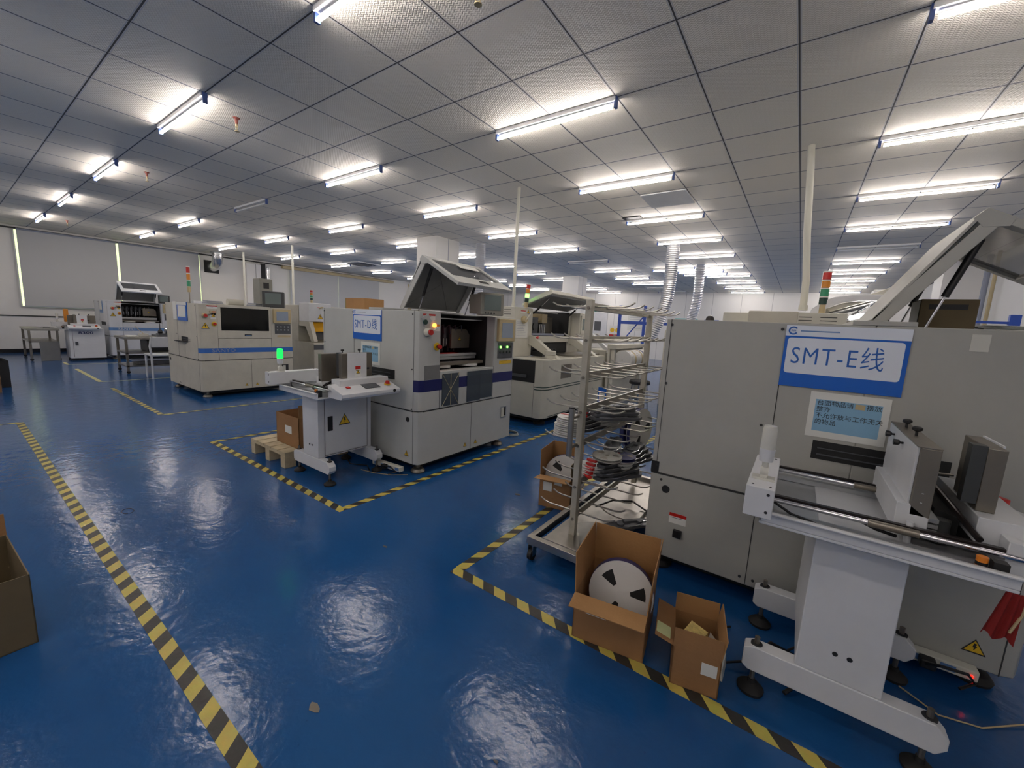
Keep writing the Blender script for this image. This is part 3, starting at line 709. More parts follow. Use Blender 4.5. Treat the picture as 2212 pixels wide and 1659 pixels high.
# ------------------------------------------------------------------ board loaders
def loader(loc, lb, lit=False, cabinet=False):
    """front beam starts at local (0,0); console faces +x"""
    t = thing('board_loader', lb, 'machine', (loc[0], loc[1], 0))
    if not cabinet:
        for i, yy in enumerate((0, .45)):
            bm_ = MB().prism([(-.03, .115), (-.03, .185), (.0, .2), (.50, .2), (.535, .165), (.535, .13), (.51, .10), (-.01, .10)], 'y', yy-.03, yy+.03).build('foot_beam', 'white', t, .004)
            for xx in (.01, .49):
                MB().cyl((xx, yy, .196), (xx, yy, .203), .02, 14).build('bolt_recess', 'ink', bm_)
                f = MB(); f.cyl((xx, yy, .03), (xx, yy, .23), .009, 10); f.build('levelling_screw', 'steeld', bm_)
                MB().lathe([(.045, 0), (.047, .012), (.03, .028), (.014, .034), (.013, .05)], (xx, yy, 0), 18).build('foot_pad', 'rubber', bm_)
        BX('body', 'white', t, .13, .37, -.025, .475, .20, .755, .004)
        BX('door_panel', 'white', t, .37, .374, .03, .43, .22, .72, .002)
        b = MB()
        for a in ((.3745, .3755, .028, .031, .215, .725), (.3745, .3755, .43, .433, .215, .725), (.3745, .3755, .028, .433, .213, .216)): b.box(*a)
        b.build('door_gap', 'seam', t, smooth=False)
        BX('door_handle', 'black', t, .374, .38, .055, .10, .42, .545, .004)
        triangle_sticker(t, (.375, .21, .50), .11, 'x')
        for u in (.235, .275): MB().cyl((u, -.025, .30), (u, -.0275, .30), .008, 12).build('cable_hole', 'void', t)
        BX('edge_reveal', 'seam', t, .131, .366, -.0262, -.025, .752, .755)
    else:
        BX('plinth', 'void', t, .02, .5, .0, .55, 0, .06)
        BX('body', 'white', t, 0, .54, -.02, .58, .06, .76, .005)
        BX('door_handle', 'dgrey', t, .54, .548, .07, .12, .36, .45, .004)
        b = MB(); b.box(.54, .5415, .035, .04, .08, .72); b.build('door_gap', 'seam', t, smooth=False)
        text('8300', .085, 'navy', t, (.543, .26, .66), RX, 'model_number', sx=1.5, off=.001)
    # tray table
    tr = MB(); tr.box(-.04, .56, -.13, .50, .735, .745); tr.box(-.04, .56, -.13, -.122, .745, .785); tr.box(-.04, -.032, -.13, .5, .745, .785); tr.box(-.04, .56, .492, .5, .745, .785)
    tr.box(-.045, .56, -.145, -.12, .778, .785)
    tr = tr.build('tray_table', 'white', t, .003)
    BX('tray_sheet', 'alu', tr, -.03, .55, -.12, .49, .745, .750)
    # rails
    for k, (yy, zz) in enumerate(((-.05, .805), (.36, .805))):
        r_ = MB().cyl((-.05, yy, zz), (.60, yy, zz), .008, 14).build('guide_rod', 'chrome', t)
        MB().box(-.02, .55, yy+.014, yy+.032, zz-.008, zz+.012).build('guide_rail', 'rail', r_)
        MB().cyl((.25, yy, zz), (.37, yy, zz), .012, 12).build('rod_bearing', 'guard', r_)
    BX('side_channel', 'alu', t, -.02, .5, -.075, -.055, .752, .772); BX('side_channel', 'alu', t, -.02, .5, .40, .43, .752, .772)
    # end block with lamp
    eb = BX('end_block', 'white', t, -.087, -.005, -.215, .22, .787, .89, .003)
    b = MB()
    for yy in (-.19, .19):
        for xx in (-.07, -.02): b.cyl((xx, yy, .89), (xx, yy, .8912), .004, 8)
    for zz in (.81, .87): b.cyl((-.022, -.215, zz), (-.022, -.2162, zz), .005, 8)
    b.build('block_screws', 'ink', eb)
    L0 = (-.045, -.11)
    bk = MB(); bk.box(L0[0]-.034, L0[0]+.034, L0[1]-.02, L0[1]+.02, .89, .898); bk.cyl((L0[0]-.012, L0[1], .918), (L0[0]+.012, L0[1], .918), .018, 16); bk.box(L0[0]-.01, L0[0]+.01, L0[1]-.015, L0[1]+.015, .896, .92)
    bk.cyl((L0[0], L0[1], .92), (L0[0], L0[1], .955), .010, 10)
    bk = bk.build('lamp_bracket', 'plast', t)
    MB().cyl((L0[0], L0[1], .955), (L0[0], L0[1], 1.0), .021, 18, .024).build('lamp_base', 'white', bk)
    MB().lathe([(.0235, 1.0), (.022, 1.07), (.019, 1.08)], (L0[0], L0[1], 0), 20).build('lamp_lens', 'glow' if lit else 'plast', bk, label='glowing green lamp lens' if lit else None)
    # guard 1 : tall magazine side
    g1 = MB().box(.347, .395, .0, .47, .845, 1.065).build('side_guard', 'guard', t, .003)
    BX('guard_cover', 'white', g1, .340, .347, .01, .465, .845, 1.063, .001); BX('guard_top', 'steeld', g1, .340, .396, .0, .47, 1.065, 1.068)
    MB().prism([(.317, .785), (.395, .785), (.395, .845), (.347, .88), (.317, .88)], 'y', .0, .45).build('guard_foot', 'white', g1, .003)
    for yy in (.20, .36):
        kn = MB().cyl((.368, yy, 1.068), (.368, yy, 1.085), .004, 8); kn.lathe([(.007, 1.083), (.014, 1.088), (.014, 1.096), (.008, 1.10)], (.368, yy, 0), 10); kn.build('clamp_knob', 'black', g1)
        kn = MB().cyl((.34, yy, 1.035), (.322, yy, 1.035), .004, 8); kn.lathe([(.011, -.02), (.011, -.008), (.006, -.003)], (.334, yy, 1.035), 10, 'x'); kn.build('clamp_knob', 'black', g1)
    b = MB()
    for zz in (.89, .92): b.box(.368, .373, -.0012, .0, zz, zz+.002)
    b.build('guard_slots', 'paper', g1)
    MB().cyl((.352, -.02, .755), (.352, -.02, .83), .009, 12).build('support_pin', 'white', t)
    # profile stack and pusher
    b = MB()
    for k in range(3): b.box(.397, .425, .03, .5, .79+k*.018, .802+k*.018)
    b.build('profile_stack', 'alu', t)
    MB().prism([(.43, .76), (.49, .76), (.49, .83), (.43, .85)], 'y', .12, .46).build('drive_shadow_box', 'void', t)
    MB().lathe([(.024, .755), (.024, .83)], (.44, .08, 0), 14).build('drive_motor', 'crtd', t)
    MB().cyl((.40, .36, .95), (.495, -.04, .83), .009, 10).build('pusher_bar', 'rail', t)
    MB().cyl((.395, .12, .965), (.46, .14, .965), .004, 8).build('cross_rod', 'steeld', t)
    sc_ = MB(); sc_.cyl((.49, -.10, .745), (.49, -.10, .765), .0125, 12); sc_ = sc_.build('sensor', 'blueA', t)
    MB().cyl((.49, -.10, .765), (.49, -.10, .78), .012, 12).build('sensor_ring', 'orange', sc_); MB().cyl((.49, -.10, .78), (.49, -.10, .79), .0125, 12).build('sensor_band', 'black', sc_)
    MB().cyl((.49, -.10, .79), (.49, -.10, .805), .012, 12).build('sensor_ring', 'orange', sc_)
    BX('control_box', 'void', t, .51, .54, -.11, -.08, .748, .80)
    b = MB().tube([(-.02, -.04, .80), (.05, -.07, .775), (.12, -.075, .765)], .005, 6); b.build('flat_cable', 'black', t)
    MB().tube([(.16, .08, .78), (.2, .03, .79), (.28, -.01, .775), (.33, 0, .765)], .006, 6).build('cable_loom', 'black', t)
    # guard 2 with base and console
    b2 = MB().box(.50, .62, .02, .47, .80, .88).build('rear_base', 'white', t, .003)
    g2 = MB().box(.506, .548, .08, .30, .88, 1.08).build('pusher_cover', 'guard', t, .003); BX('cover_wing', 'crtd', g2, .472, .506, .082, .12, .90, 1.085, .001)
    BX('cover_face', 'white', g2, .548, .554, .13, .304, .875, 1.085, .001)
    s_ = sticker(g2, 'x', (.554, .222, .935), .05, .085, 'paper', 1, 'red'); triangle_sticker(s_, (.555, .222, .93), .035, 'x', 'warning_mark')
    MB().cyl((.53, .30, .95), (.53, .34, .95), .01, 10).build('cover_knob', 'black', g2)
    cs = MB().prism([(.55, .745), (.73, .745), (.745, .765), (.745, .79), (.57, .845), (.55, .845)], 'y', -.04, .50).build('console', 'white', t, .003)
    R_ = (0, math.radians(16.5), 0)
    def onslope(y, d=.65): return (d, y, .845-(d-.57)*.314+.003)
    c0 = onslope(.27); MB().box(c0[0]-.045, c0[0]+.045, .20, .34, c0[2]-.003, c0[2]+.003, R_).build('display', 'dgrey', cs, .001)
    c0 = onslope(.07); MB().box(c0[0]-.012, c0[0]+.012, .055, .085, c0[2]-.002, c0[2]+.006, R_).build('rocker_switch', 'red', cs)
    c0 = onslope(.43, .66); e = MB().cyl(c0, (c0[0]+.002, c0[1], c0[2]+.008), .026, 18).build('emergency_stop', 'yellow', cs)
    MB().cyl((c0[0]+.002, c0[1], c0[2]+.008), (c0[0]+.006, c0[1], c0[2]+.03), .02, 16, .016).build('stop_button', 'red', e)
    MB().cyl((.745, .44, .777), (.747, .44, .777), .014, 14).build('console_port', 'black', cs)
    return t
loader((-3.48, 1.735), 'white board loader with a glowing green lamp, left of the machine signed D', lit=True)
lE = loader((0.0, 1.73), 'white board loader in the right foreground with unlit lamp')
lA = loader((-14.45, 1.74), 'white cabinet loader printed 8300 beside the far left table', cabinet=True)
tag(MB().box(-14.36, -14.3, 1.72, 1.80, .895, 1.2).build('warning_lamp', 'amber', bevel=.01), 'orange-red lamp behind the loader printed 8300', 'lamp')

# ------------------------------------------------------------------ mounters
def mounter(x0, y0, lb, body='cream', kind='D'):
    """origin at back-near corner; overall 1.6 (x) by 2.0 (y); front face +x"""
    t = thing('chip_mounter', lb, 'machine', (x0, y0, 0))
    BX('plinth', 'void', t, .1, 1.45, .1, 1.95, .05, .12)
    for fx, fy in ((.15, .2), (1.42, .2), (1.42, 1.85), (.15, 1.85)): MB().lathe([(.085, 0), (.09, .02), (.06, .05), (.03, .06), (.02, .14)], (fx, fy, 0), 16).build('foot', 'rubber', t)
    b = MB(); b.box(0, 1.05, 0, 2.0, .12, .58); b.build('lower_base', body, t, .01)
    # front cabinet with rounded near corner
    c_ = [(1.05, 0), (1.48, 0), (1.535, .02), (1.57, .075), (1.58, .14), (1.58, 2.0), (1.05, 2.0)]
    cb = MB().prism(c_, 'z', .11, .92).build('front_cabinet', body, t, .006)
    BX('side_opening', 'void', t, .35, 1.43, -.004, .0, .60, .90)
    b = MB(); b.box(.4, .9, -.03, -.004, .84, .86); b.box(.5, 1.3, -.02, -.004, .66, .70); b.box(.9, 1.0, -.03, -.004, .6, .8); b.build('side_rails', 'dgrey', t)
    b = MB()
    for z in (.505, .54):
        b.box(1.58, 1.5815, .14, 2.0, z, z+.012); b.prism([(1.43, -.0015), (1.48, -.0015), (1.536, .0185), (1.5715, .0735), (1.5815, .14), (1.58, .14), (1.569, .076), (1.534, .021), (1.48, 0), (1.43, 0)], 'z', z, z+.012)
    b.box(1.58, 1.5815, .14, 2.0, .125, .135)
    b.build('pinstripes', 'sblue' if kind == 'E' else 'dgreen', t, smooth=False)
    BX('front_plate', 'steeld', t, 1.58, 1.584, .46, .78, .64, .84)
    b = MB(); b.box(1.58, 1.5812, 1.18, 1.183, .12, .92); b.box(1.42, 1.424, -.0012, 0, .12, .92); b.build('panel_gaps', 'seam', t, smooth=False)
    BX('feeder_table', 'steel', t, 1.06, 1.5, 1.0, 1.95, .92, .95)
    # upper structure
    b = MB(); b.box(.35, 1.05, 0, .46, .92, 1.62); b.box(0, .35, 0, .46, .92, 1.44); b.box(0, .5, .46, 1.66, .92, 1.63); b.box(0, 1.05, 1.62, 2.0, .92, 1.62)
    b.box(.5, 1.05, .46, 1.62, 1.12, 1.22)
    up_ = b.build('upper_housing', body, t, .008)
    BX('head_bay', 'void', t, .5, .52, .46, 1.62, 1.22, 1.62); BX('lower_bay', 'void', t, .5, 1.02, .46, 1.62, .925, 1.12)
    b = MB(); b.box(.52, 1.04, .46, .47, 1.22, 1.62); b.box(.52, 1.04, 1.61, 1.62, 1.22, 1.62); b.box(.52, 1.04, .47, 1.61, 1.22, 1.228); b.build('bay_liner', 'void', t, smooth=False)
    b = MB()
    for k in range(12): b.box(1.02, 1.22, .52+k*.035, .545+k*.035, .922, .99+.02*(k % 3))
    b.build('feeder_heads', 'crtd', t, .002)
    BX('side_bay', 'void', t, .1, .98, -.003, 0, .92, 1.16)
    gs = MB().prism([(0.2, 1.2), (1.05, 1.2), (1.05, 1.12), (.86, .98), (.62, .92), (.2, .92)], 'y', -.012, -.003).build('side_gusset', body, t, .002)
    # diagonal arms
    for yy, nm in ((.38, 0), (1.66, 1)):
        a = MB().prism([(1.05, 1.23), (1.05, 1.10), (1.42, .92), (1.56, .92), (1.13, 1.215)], 'y', yy, yy+.09).build('diagonal_arm', body, t, .004)
        MB().cyl((1.16, yy+.045, 1.195), (1.19, yy+.045, 1.21), .018, 12).build('arm_button', 'red', a)
    # head
    b = MB(); b.box(.8, .95, .56, .78, 1.26, 1.5); b.build('camera_block', 'dgrey', t, .004)
    MB().lathe([(.06, 0), (.06, .02)], (.951, .67, 1.36), 18, 'x').build('fan', 'crtd', t)
    b = MB(); b.box(.8, .98, .84, 1.0, 1.42, 1.56); b.build('head_cover', 'tan', t, .004)
    b = MB()
    for k in range(4): b.cyl((.94, .84+k*.05, 1.26), (.94, .84+k*.05, 1.4), .012, 8)
    b.build('placement_nozzles', 'chrome', t)
    BX('head_cover_plate', 'steeld', t, .8, .82, 1.15, 1.45, 1.26, 1.52)
    BX('gantry_bar', 'inkg', t, .98, 1.03, .5, 1.5, 1.23, 1.26); BX('light_strip', 'paper', t, .92, .94, .5, 1.4, 1.585, 1.6)
    # hood, raised
    hd = MB().prism([(.90, 1.68), (.93, 1.65), (1.42, 1.83), (1.41, 1.875), (1.36, 1.885)], 'y', .36, 1.76).build('hood', body, t, .008)
    MB().prism([(.94, 1.654), (.95, 1.64), (1.38, 1.80), (1.38, 1.815)], 'y', .4, 1.72).build('hood_liner', 'mgrey', hd)
    # curved cream side arm of the hood
    pts = [(.76, 1.56), (.79, 1.65), (.86, 1.72), (.95, 1.765), (1.08, 1.785), (1.3, 1.79)]
    if kind == 'E':
        b = MB(); o_ = [(x, z+.02) for x, z in pts]; i_ = [(x+.05, z-.035) for x, z in pts][::-1]
        b.prism(o_+i_, 'y', .30, .36); b.build('curved_hood_arm', 'white', hd, .006)
        MB().cyl((1.1, .45, 1.60), (1.3, .6, 1.66), .02, 10).build('hood_lamp', 'tube', hd)
    for yy in (.5, 1.6):
        s_ = MB().cyl((1.03, yy, 1.55), (1.16, yy+.0, 1.66), .014, 10).build('gas_strut', 'black', t); MB().cyl((1.16, yy, 1.66), (1.33, yy, 1.81), .006, 8).build('strut_rod', 'chrome', s_)
    # switch box details
    x = 1.05
    k = MB().lathe([(.05, 0), (.055, .03), (.04, .06)], (x, .2, 1.45), 18, 'x').build('rotary_switch', 'tan', t)
    MB().tube([(x+.05, .2, 1.45), (x+.07, .25, 1.5), (x+.06, .31, 1.55)], .012, 6).build('switch_lever', 'cream', k)
    dc = BX('hung_document', 'paper', t, x, x+.006, .03, .33, 1.19, 1.45)
    b = MB()
    for kk in range(9): b.box(x+.006, x+.0066, .05, .2+.1*random.random(), 1.22+kk*.024, 1.224+kk*.024)
    b.build('document_print', 'inkg', dc, smooth=False)
    sticker(t, 'x', (x, .2, 1.56), .12, .04, 'paper', 1, 'red'); triangle_sticker(t, (x, .33, 1.57), .07, 'x')
    b = MB()
    for kk in range(3): b.box(.70, .80, -.0015, 0, 1.575-kk*.03, 1.582-kk*.03); b.box(.86, .98, -.0015, 0, 1.575-kk*.03, 1.582-kk*.03)
    b.build('vent_slots', 'seam', t, smooth=False); triangle_sticker(t, (.75, -.001, 1.45), .07, 'y')
    # monitor at the far end
    mo = BX('monitor_box', body, t, 1.05, 1.22, 1.68, 1.98, 1.22, 1.62, .01)
    bz = BX('monitor_bezel', 'cream', mo, 1.22, 1.235, 1.72, 1.94, 1.27, 1.58, .006); BX('monitor_screen', 'screen', bz, 1.235, 1.238, 1.76, 1.90, 1.33, 1.53, .002)
    return t
mounter(-4.31, 4.63, 'cream mounting machine with raised grey-lined hood behind the machine signed D')
mounter(-.74, 4.63, 'cream mounting machine with a curved hood arm behind the large machine signed E', kind='E')
t = thing('low_conveyor_machine', 'low cream machine down the middle line past the mounting machine', 'machine', (-4.33, 6.9, 0))
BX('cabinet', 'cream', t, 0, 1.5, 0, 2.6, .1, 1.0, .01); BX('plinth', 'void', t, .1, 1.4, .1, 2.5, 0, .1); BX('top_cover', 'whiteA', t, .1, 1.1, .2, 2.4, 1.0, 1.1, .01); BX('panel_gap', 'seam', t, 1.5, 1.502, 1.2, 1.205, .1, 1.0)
MB().prism([(1.1, 1.3), (1.16, 1.3), (1.62, .95), (1.5, .95)], 'y', .05, .13).build('slanted_panel', 'white', t, .003)
def side_mounter(x0, y0, lb):
    t = thing('chip_mounter', lb, 'machine', (x0, y0, 0))
    BX('base', 'beige', t, 0, 1.5, 0, 1.8, .12, .80, .01); BX('plinth', 'void', t, .1, 1.4, .1, 1.7, 0.0, .12)
    BX('grey_stripe', 'dgrey', t, 1.5, 1.503, 0, 1.8, .66, .76)
    BX('rear_housing', 'beige', t, 0, .9, 0, 1.8, .80, 1.55, .01)
    a = BX('switch_box', 'white', t, .9, 1.3, .02, .5, 1.22, 1.60, .012)
    sticker(a, 'x', (1.3, .25, 1.5), .1, .04, 'paper', 1, 'red'); triangle_sticker(a, (1.3, .26, 1.33), .12, 'x'); MB().tube([(1.3, .24, 1.5), (1.34, .28, 1.52), (1.35, .34, 1.5)], .016, 6).build('switch_lever', 'tan', a)
    for yy in (.02, 1.5): MB().prism([(.9, 1.22), (1.3, 1.22), (1.48, .82), (1.36, .82), (1.15, 1.12), (.9, 1.12)], 'y', yy, yy+.08).build('diagonal_arm', 'beige', t, .004)
    MB().prism([(1.02, 1.22), (1.2, 1.22), (1.4, .86), (1.25, .86)], 'y', .12, 1.48).build('inner_cover', 'void', t)
    MB().prism([(1.19, 1.23), (1.21, 1.23), (1.33, 1.02), (1.31, 1.02)], 'y', .12, 1.48).build('yellow_film', 'yfilm', t)
    return t
side_mounter(-9.5, 4.35, 'beige mounting machine with yellow film window between the beige and grey machines')
side_mounter(-16.42, 4.5, 'beige mounting machine in the far left line behind the white one')

# ------------------------------------------------------------------ signal towers, poles, foil ducts
def tower(x, y, z, h, r, lb, cols, lean=0., lit=None, pole=0., base='tan'):
    t = thing('signal_tower', lb, 'signal light', (x, y, z)); t.rotation_euler = (0, lean, 0)
    zz = 0
    if pole: MB().cyl((0, 0, 0), (0, 0, pole), r*.3, 10).build('pole', 'steeld', t); zz = pole
    MB().cyl((0, 0, zz), (0, 0, zz+h*.22), r*.9, 16).build('tower_base', base, t); zz += h*.22
    s = h*.78/len(cols)
    for i, m_ in enumerate(cols):
        MB().lathe([(r, zz+.003), (r, zz+s*.86)], (0, 0, 0), 18).build('lamp_segment', m_, t)
        MB().cyl((0, 0, zz+s*.86), (0, 0, zz+s), r*1.04, 18).build('segment_ring', 'paper', t); zz += s
    return t
tower(-3.27, 4.9, 1.625, .33, .03, 'signal tower with a lit green segment above the middle mounting machine', ['dgreen', 'glowg', 'amber', 'redl'], lean=.10)
tower(.13, 4.95, 1.625, .40, .035, 'signal tower with dark green, green, amber and red segments above the sign ending in E', ['dgreen', 'green', 'amber', 'redl'], lean=.0)
tower(-8.6, 2.52, 1.452, .43, .026, 'signal tower on a thin pole above the beige machine', ['green', 'amber', 'redl'], pole=.19)
tower(-8.42, 4.55, 1.602, .27, .025, 'small signal tower between the beige and grey machines', ['dgreen', 'green', 'amber', 'redl'])
tower(-11.0, 4.8, 1.40, .4, .035, 'signal tower beside the dark monitor, partly hidden', ['green', 'amber', 'redl'], pole=.1)
tag(MB().box(-11.5, -10.75, 4.7, 5.3, 0, 1.40).build('equipment_cabinet', 'beige', bevel=.01), 'beige cabinet standing behind the dark monitor', 'cabinet')
# poles from ceiling to machine
for x, y, zb, r, lb in [(-3.36, 4.72, 1.62, .022, 'cream conduit pole rising from the middle mounting machine'), (-.15, 5.0, 1.66, .032, 'cream conduit pole rising behind the machine signed E'),
                        (-11.7, 5.81, 0, .03, 'cream conduit pole right of the dark monitor'), (-14.84, 5.83, 0, .03, 'cream conduit pole left of the dark monitor')]:
    t = thing('conduit_pole', lb, 'pole', (x, y, 0))
    MB().tube([(.13 if y == 5.0 else 0, 0, zb), (.12 if y == 5.0 else 0, 0, zb+.3), (.07 if y == 5.0 else .0, 0, 2.4), (.03 if y == 5.0 else 0, 0, 2.9), (0, 0, H)], r, 12).build('conduit', 'pvc', t)
    MB().cyl((.13 if y == 5.0 else 0, 0, zb), (.13 if y == 5.0 else 0, 0, zb+.05), r*1.25, 12).build('coupling', 'pvc', t)
def foil(x, y, z0, x1, r, lb):
    n = 96; pts = []; rr = []
    for i in range(n):
        f = i/(n-1); z = z0+(H-z0)*f; pts.append((x+(x1-x)*max(0, (1-f*1.6))**2, y, z)); rr.append(r*(1+.13*(i % 2)))
    tag(MB().tube(pts, rr, 20).build('foil_duct', 'foild', smooth=False), lb, 'duct')
foil(-2.42, 9.1, 1.2, -2.75, .115, 'ribbed foil duct, nearer and larger of the two, behind the reel trolley')
foil(-2.45, 12.1, 1.2, -2.75, .115, 'ribbed foil duct, farther and thinner of the two')
foil(-6.45, 7.6, 1.0, -6.45, .1, 'ribbed foil duct rising behind the open lid of the machine signed D')

# ------------------------------------------------------------------ monitors and things on machine tops
def crt(x, y, z, w, d, h, rz, lb, m_='crt'):
    t = thing('crt_monitor', lb, 'monitor', (x, y, z), rz)       # screen faces local +x
    BX('casing', m_, t, 0, d*.72, -w*.46, w*.46, .012, h*.96, .012)
    f = BX('front_frame', m_, t, d*.70, d, -w/2, w/2, .0, h, .01)
    BX('picture_tube', 'screen', f, d, d+.004, -w*.36, w*.36, h*.22, h*.9, .003)
    b = MB()
    for k in range(4): b.cyl((d, -w*.3+k*.03, h*.09), (d+.006, -w*.3+k*.03, h*.09), .007, 8)
    b.build('knobs', 'black', f)
    return t
crt(-2.72, 3.22, 1.452, .24, .34, .21, math.radians(-28), 'old grey monitor on top of the machine signed D')
crt(-7.95, 3.62, 1.452, .34, .36, .28, math.radians(-30), 'dark monitor on top of the beige machine', 'crtd')
crt(-14.34, 3.64, 1.452, .24, .2, .22, math.radians(-20), 'dark monitor on the white machine at far left', 'crtd')
t = thing('lever_box', 'grey-beige box standing on end behind the dark monitor', 'box', (-10.3, 4.42, 0)); BX('stand', 'beige', t, -.2, .2, -.2, .2, 0, 1.5, .01); BX('casing', 'crt', t, -.17, .17, -.14, .14, 1.5, 2.12, .01); BX('black_window', 'black', t, .17, .175, -.06, .06, 1.9, 2.03)
t = thing('sheet_roll', 'cream roll of sheet lying on the beige machine', 'roll', (-8.05, 3.0, 1.452)); MB().cyl((0, -.12, .055), (0, .12, .055), .055, 18).build('roll', 'cream', t); BX('trailing_sheet', 'cream', t, -.22, .0, -.11, .11, .0, .012)
for k, (x, y, lb) in enumerate([(-8.3, 2.75, 'left pile of grey plates on the beige machine'), (-7.95, 3.3, 'right pile of grey plates on the beige machine')]):
    t = thing('plate_pile', lb, 'plates', (x, y, 1.452), .3*k)
    for j in range(4): BX('plate', ['alu', 'inkg'][j % 2], t, -.12+.02*j, .12, -.12, .13-.01*j, j*.016, j*.016+.012)
def open_carton(x, y, z, w, d, h, rz, lb, m_='card', flaps=(), th=.004):
    t = thing('cardboard_box', lb, 'box', (x, y, z), rz)
    b = MB(); b.box(0, w, 0, d, 0, th); b.box(0, w, 0, th, 0, h); b.box(0, w, d-th, d, 0, h); b.box(0, th, 0, d, 0, h); b.box(w-th, w, 0, d, 0, h)
    b.build('box_body', m_, t)
    for side, ln, ang, mm in flaps:       # ang: 0 upright, +90 folded outwards flat
        b = MB(); a = math.radians(ang); c_, s_ = math.cos(a), math.sin(a)
        e = {'front': ((0, 0), (w, 0), (0, -1)), 'back': ((0, d), (w, d), (0, 1)), 'left': ((0, 0), (0, d), (-1, 0)), 'right': ((w, 0), (w, d), (1, 0))}[side]
        (xa, ya), (xb, yb), (ox, oy) = e
        top = lambda px, py, k: (px+ox*s_*ln, py+oy*s_*ln, h+c_*ln+k)
        nx, ny, nz = -ox*c_*th, -oy*c_*th, s_*th
        P = [(xa, ya, h), (xb, yb, h), top(xb, yb, 0), top(xa, ya, 0)]; Q = [(p[0]+nx, p[1]+ny, p[2]+nz) for p in P]
        v = b._v(P+Q)
        for q in ((0, 1, 2, 3), (7, 6, 5, 4), (0, 4, 5, 1), (1, 5, 6, 2), (2, 6, 7, 3), (3, 7, 4, 0)): b._f([v[i] for i in q])
        b.build('flap', mm, t)
    return t
t = thing('cardboard_box', 'dark worn cardboard box on top of the machine signed E', 'box', (.47, 2.87, 1.452))
BX('box_body', 'cardd', t, 0, .20, 0, .22, 0, .155, .002); BX('side_print', 'paper', t, -.002, 0, .02, .2, .03, .15); BX('printed_band', 'ink', t, .03, .165, -.001, 0, .105, .13)
t = thing('paper_stack', 'loose stack of white sheets on the machine signed E', 'papers', (.72, 2.95, 1.452))
for k in range(7): BX('sheet', 'paper', t, -.02*(k % 3), .2+.01*(k % 2), 0, .15, k*.006, k*.006+.003)
t = thing('card_folder', 'tan cardboard box with green end on the machine signed D', 'box', (-4.03, 2.55, 1.452)); BX('box_body', 'cardin', t, 0, .42, 0, .3, 0, .115, .003); BX('green_end', 'green', t, -.006, 0, 0, .3, 0, .115)
t.scale = (.8, .8, 1)
t = thing('control_unit', 'low beige control unit behind the top edge of the E machine', 'cabinet', (-.40, 4.1, 0)); BX('casing', 'beige', t, 0, .36, 0, .3, 0, 1.60, .01)
t = thing('name_board', 'black plate with worn white letters behind the E machine lid', 'plate', (.86, 7.5, 0)); BX('stand_post', 'white', t, -.12, .3, .02, .3, 0, 2.1, .01); pl_ = BX('plate', 'black', t, -.08, .09, .0, .02, 1.67, 1.73); BX('worn_letters', 'paper', pl_, -.055, .06, -.002, 0, 1.69, 1.705)

# ------------------------------------------------------------------ reel trolley
TX, TY0, TY1 = -.972, 2.10, 3.20
t = thing('reel_trolley', 'stainless trolley with rows of bent rods holding reels, beside the E machine', 'trolley', (TX, TY0, 0))
LY = TY1-TY0
for nm, yy, zt in (('post', 0, 1.535), ('post', LY, 1.50)):
    p = BX('post', 'post', t, -.018, .018, yy-.02, yy+.02, .14, zt, .002)
    b = MB()
    for zz in (1.49, 1.31, 1.10, .90, .70, .45, .25): b.cyl((0, yy-.02, zz), (0, yy-.025, zz), .009, 10)
    b.build('bolts', 'steeld', p)
tz = [1.50, 1.315, 1.11, .91, .71, .465, .265]
for z in tz: BX('rail', 'steel' if z < 1.2 else 'post', t, -.006, .006, .02, LY-.02, z-.02, z+.02, .001)
first = None
for z in tz:
    for k in range(7):
        y = .055+k*(LY-.10)/6
        if first is None:
            first = MB().tube([(-.268, 0, .022), (-.235, 0, .006), (-.20, 0, 0), (.17, 0, 0), (.205, 0, .008), (.232, 0, .024)], .005, 7).build('rod', 'steel', t); r_ = first
        else: r_ = first.copy(); COL.objects.link(r_); r_.parent = t
        r_.location = (0, y, z)
b = MB(); b.box(-.20, .25, -.20, -.16, .10, .145); b.box(-.20, .25, LY+.16, LY+.20, .10, .145); b.box(-.20, -.165, -.16, LY+.16, .10, .145); b.box(.215, .25, -.16, LY+.16, .10, .145)
b.build('base_frame', 'steel', t, .002)
b = MB(); b.box(-.14, .215, -.10, LY+.16, .112, .116); b.prism([(-.12, -.16), (.12, -.16), (.03, .03), (-.03, .03)], 'z', .145, .15); b.build('base_sheet', 'steel', t, .001)
for xx in (-.17, .22):
    for yy in (-.17, LY+.17):
        cst = MB(); cst.box(xx-.022, xx+.022, yy-.022, yy+.022, .092, .10); cst.box(xx-.018, xx-.014, yy-.03, yy+.01, .03, .092); cst.box(xx+.014, xx+.018, yy-.03, yy+.01, .03, .092)
        cst = cst.build('caster', 'steel', t, label=None); MB().cyl((xx-.012, yy-.012, .035), (xx+.012, yy-.012, .035), .035, 18).build('wheel', 'rubber', cst)
hd = MB().cyl((-.01, -.11, .66), (-.01, -.11, .935), .0165, 14).build('push_handle', 'steel', t)
b = MB(); b.box(-.016, -.004, -.105, -.02, .87, .885); b.box(-.016, -.004, -.105, -.02, .70, .715); b.build('handle_brackets', 'steel', hd); MB().cyl((-.01, -.11, .935), (-.01, -.11, .942), .018, 14).build('handle_cap', 'black', hd)
MB().tube([(.03*math.cos(a*PI/6), 0, .03*math.sin(a*PI/6)) for a in range(13)], .0015, 6).build('hanging_ring', 'steel', t, loc=(.12, .62, 1.50), rot=(0, 0, .2))

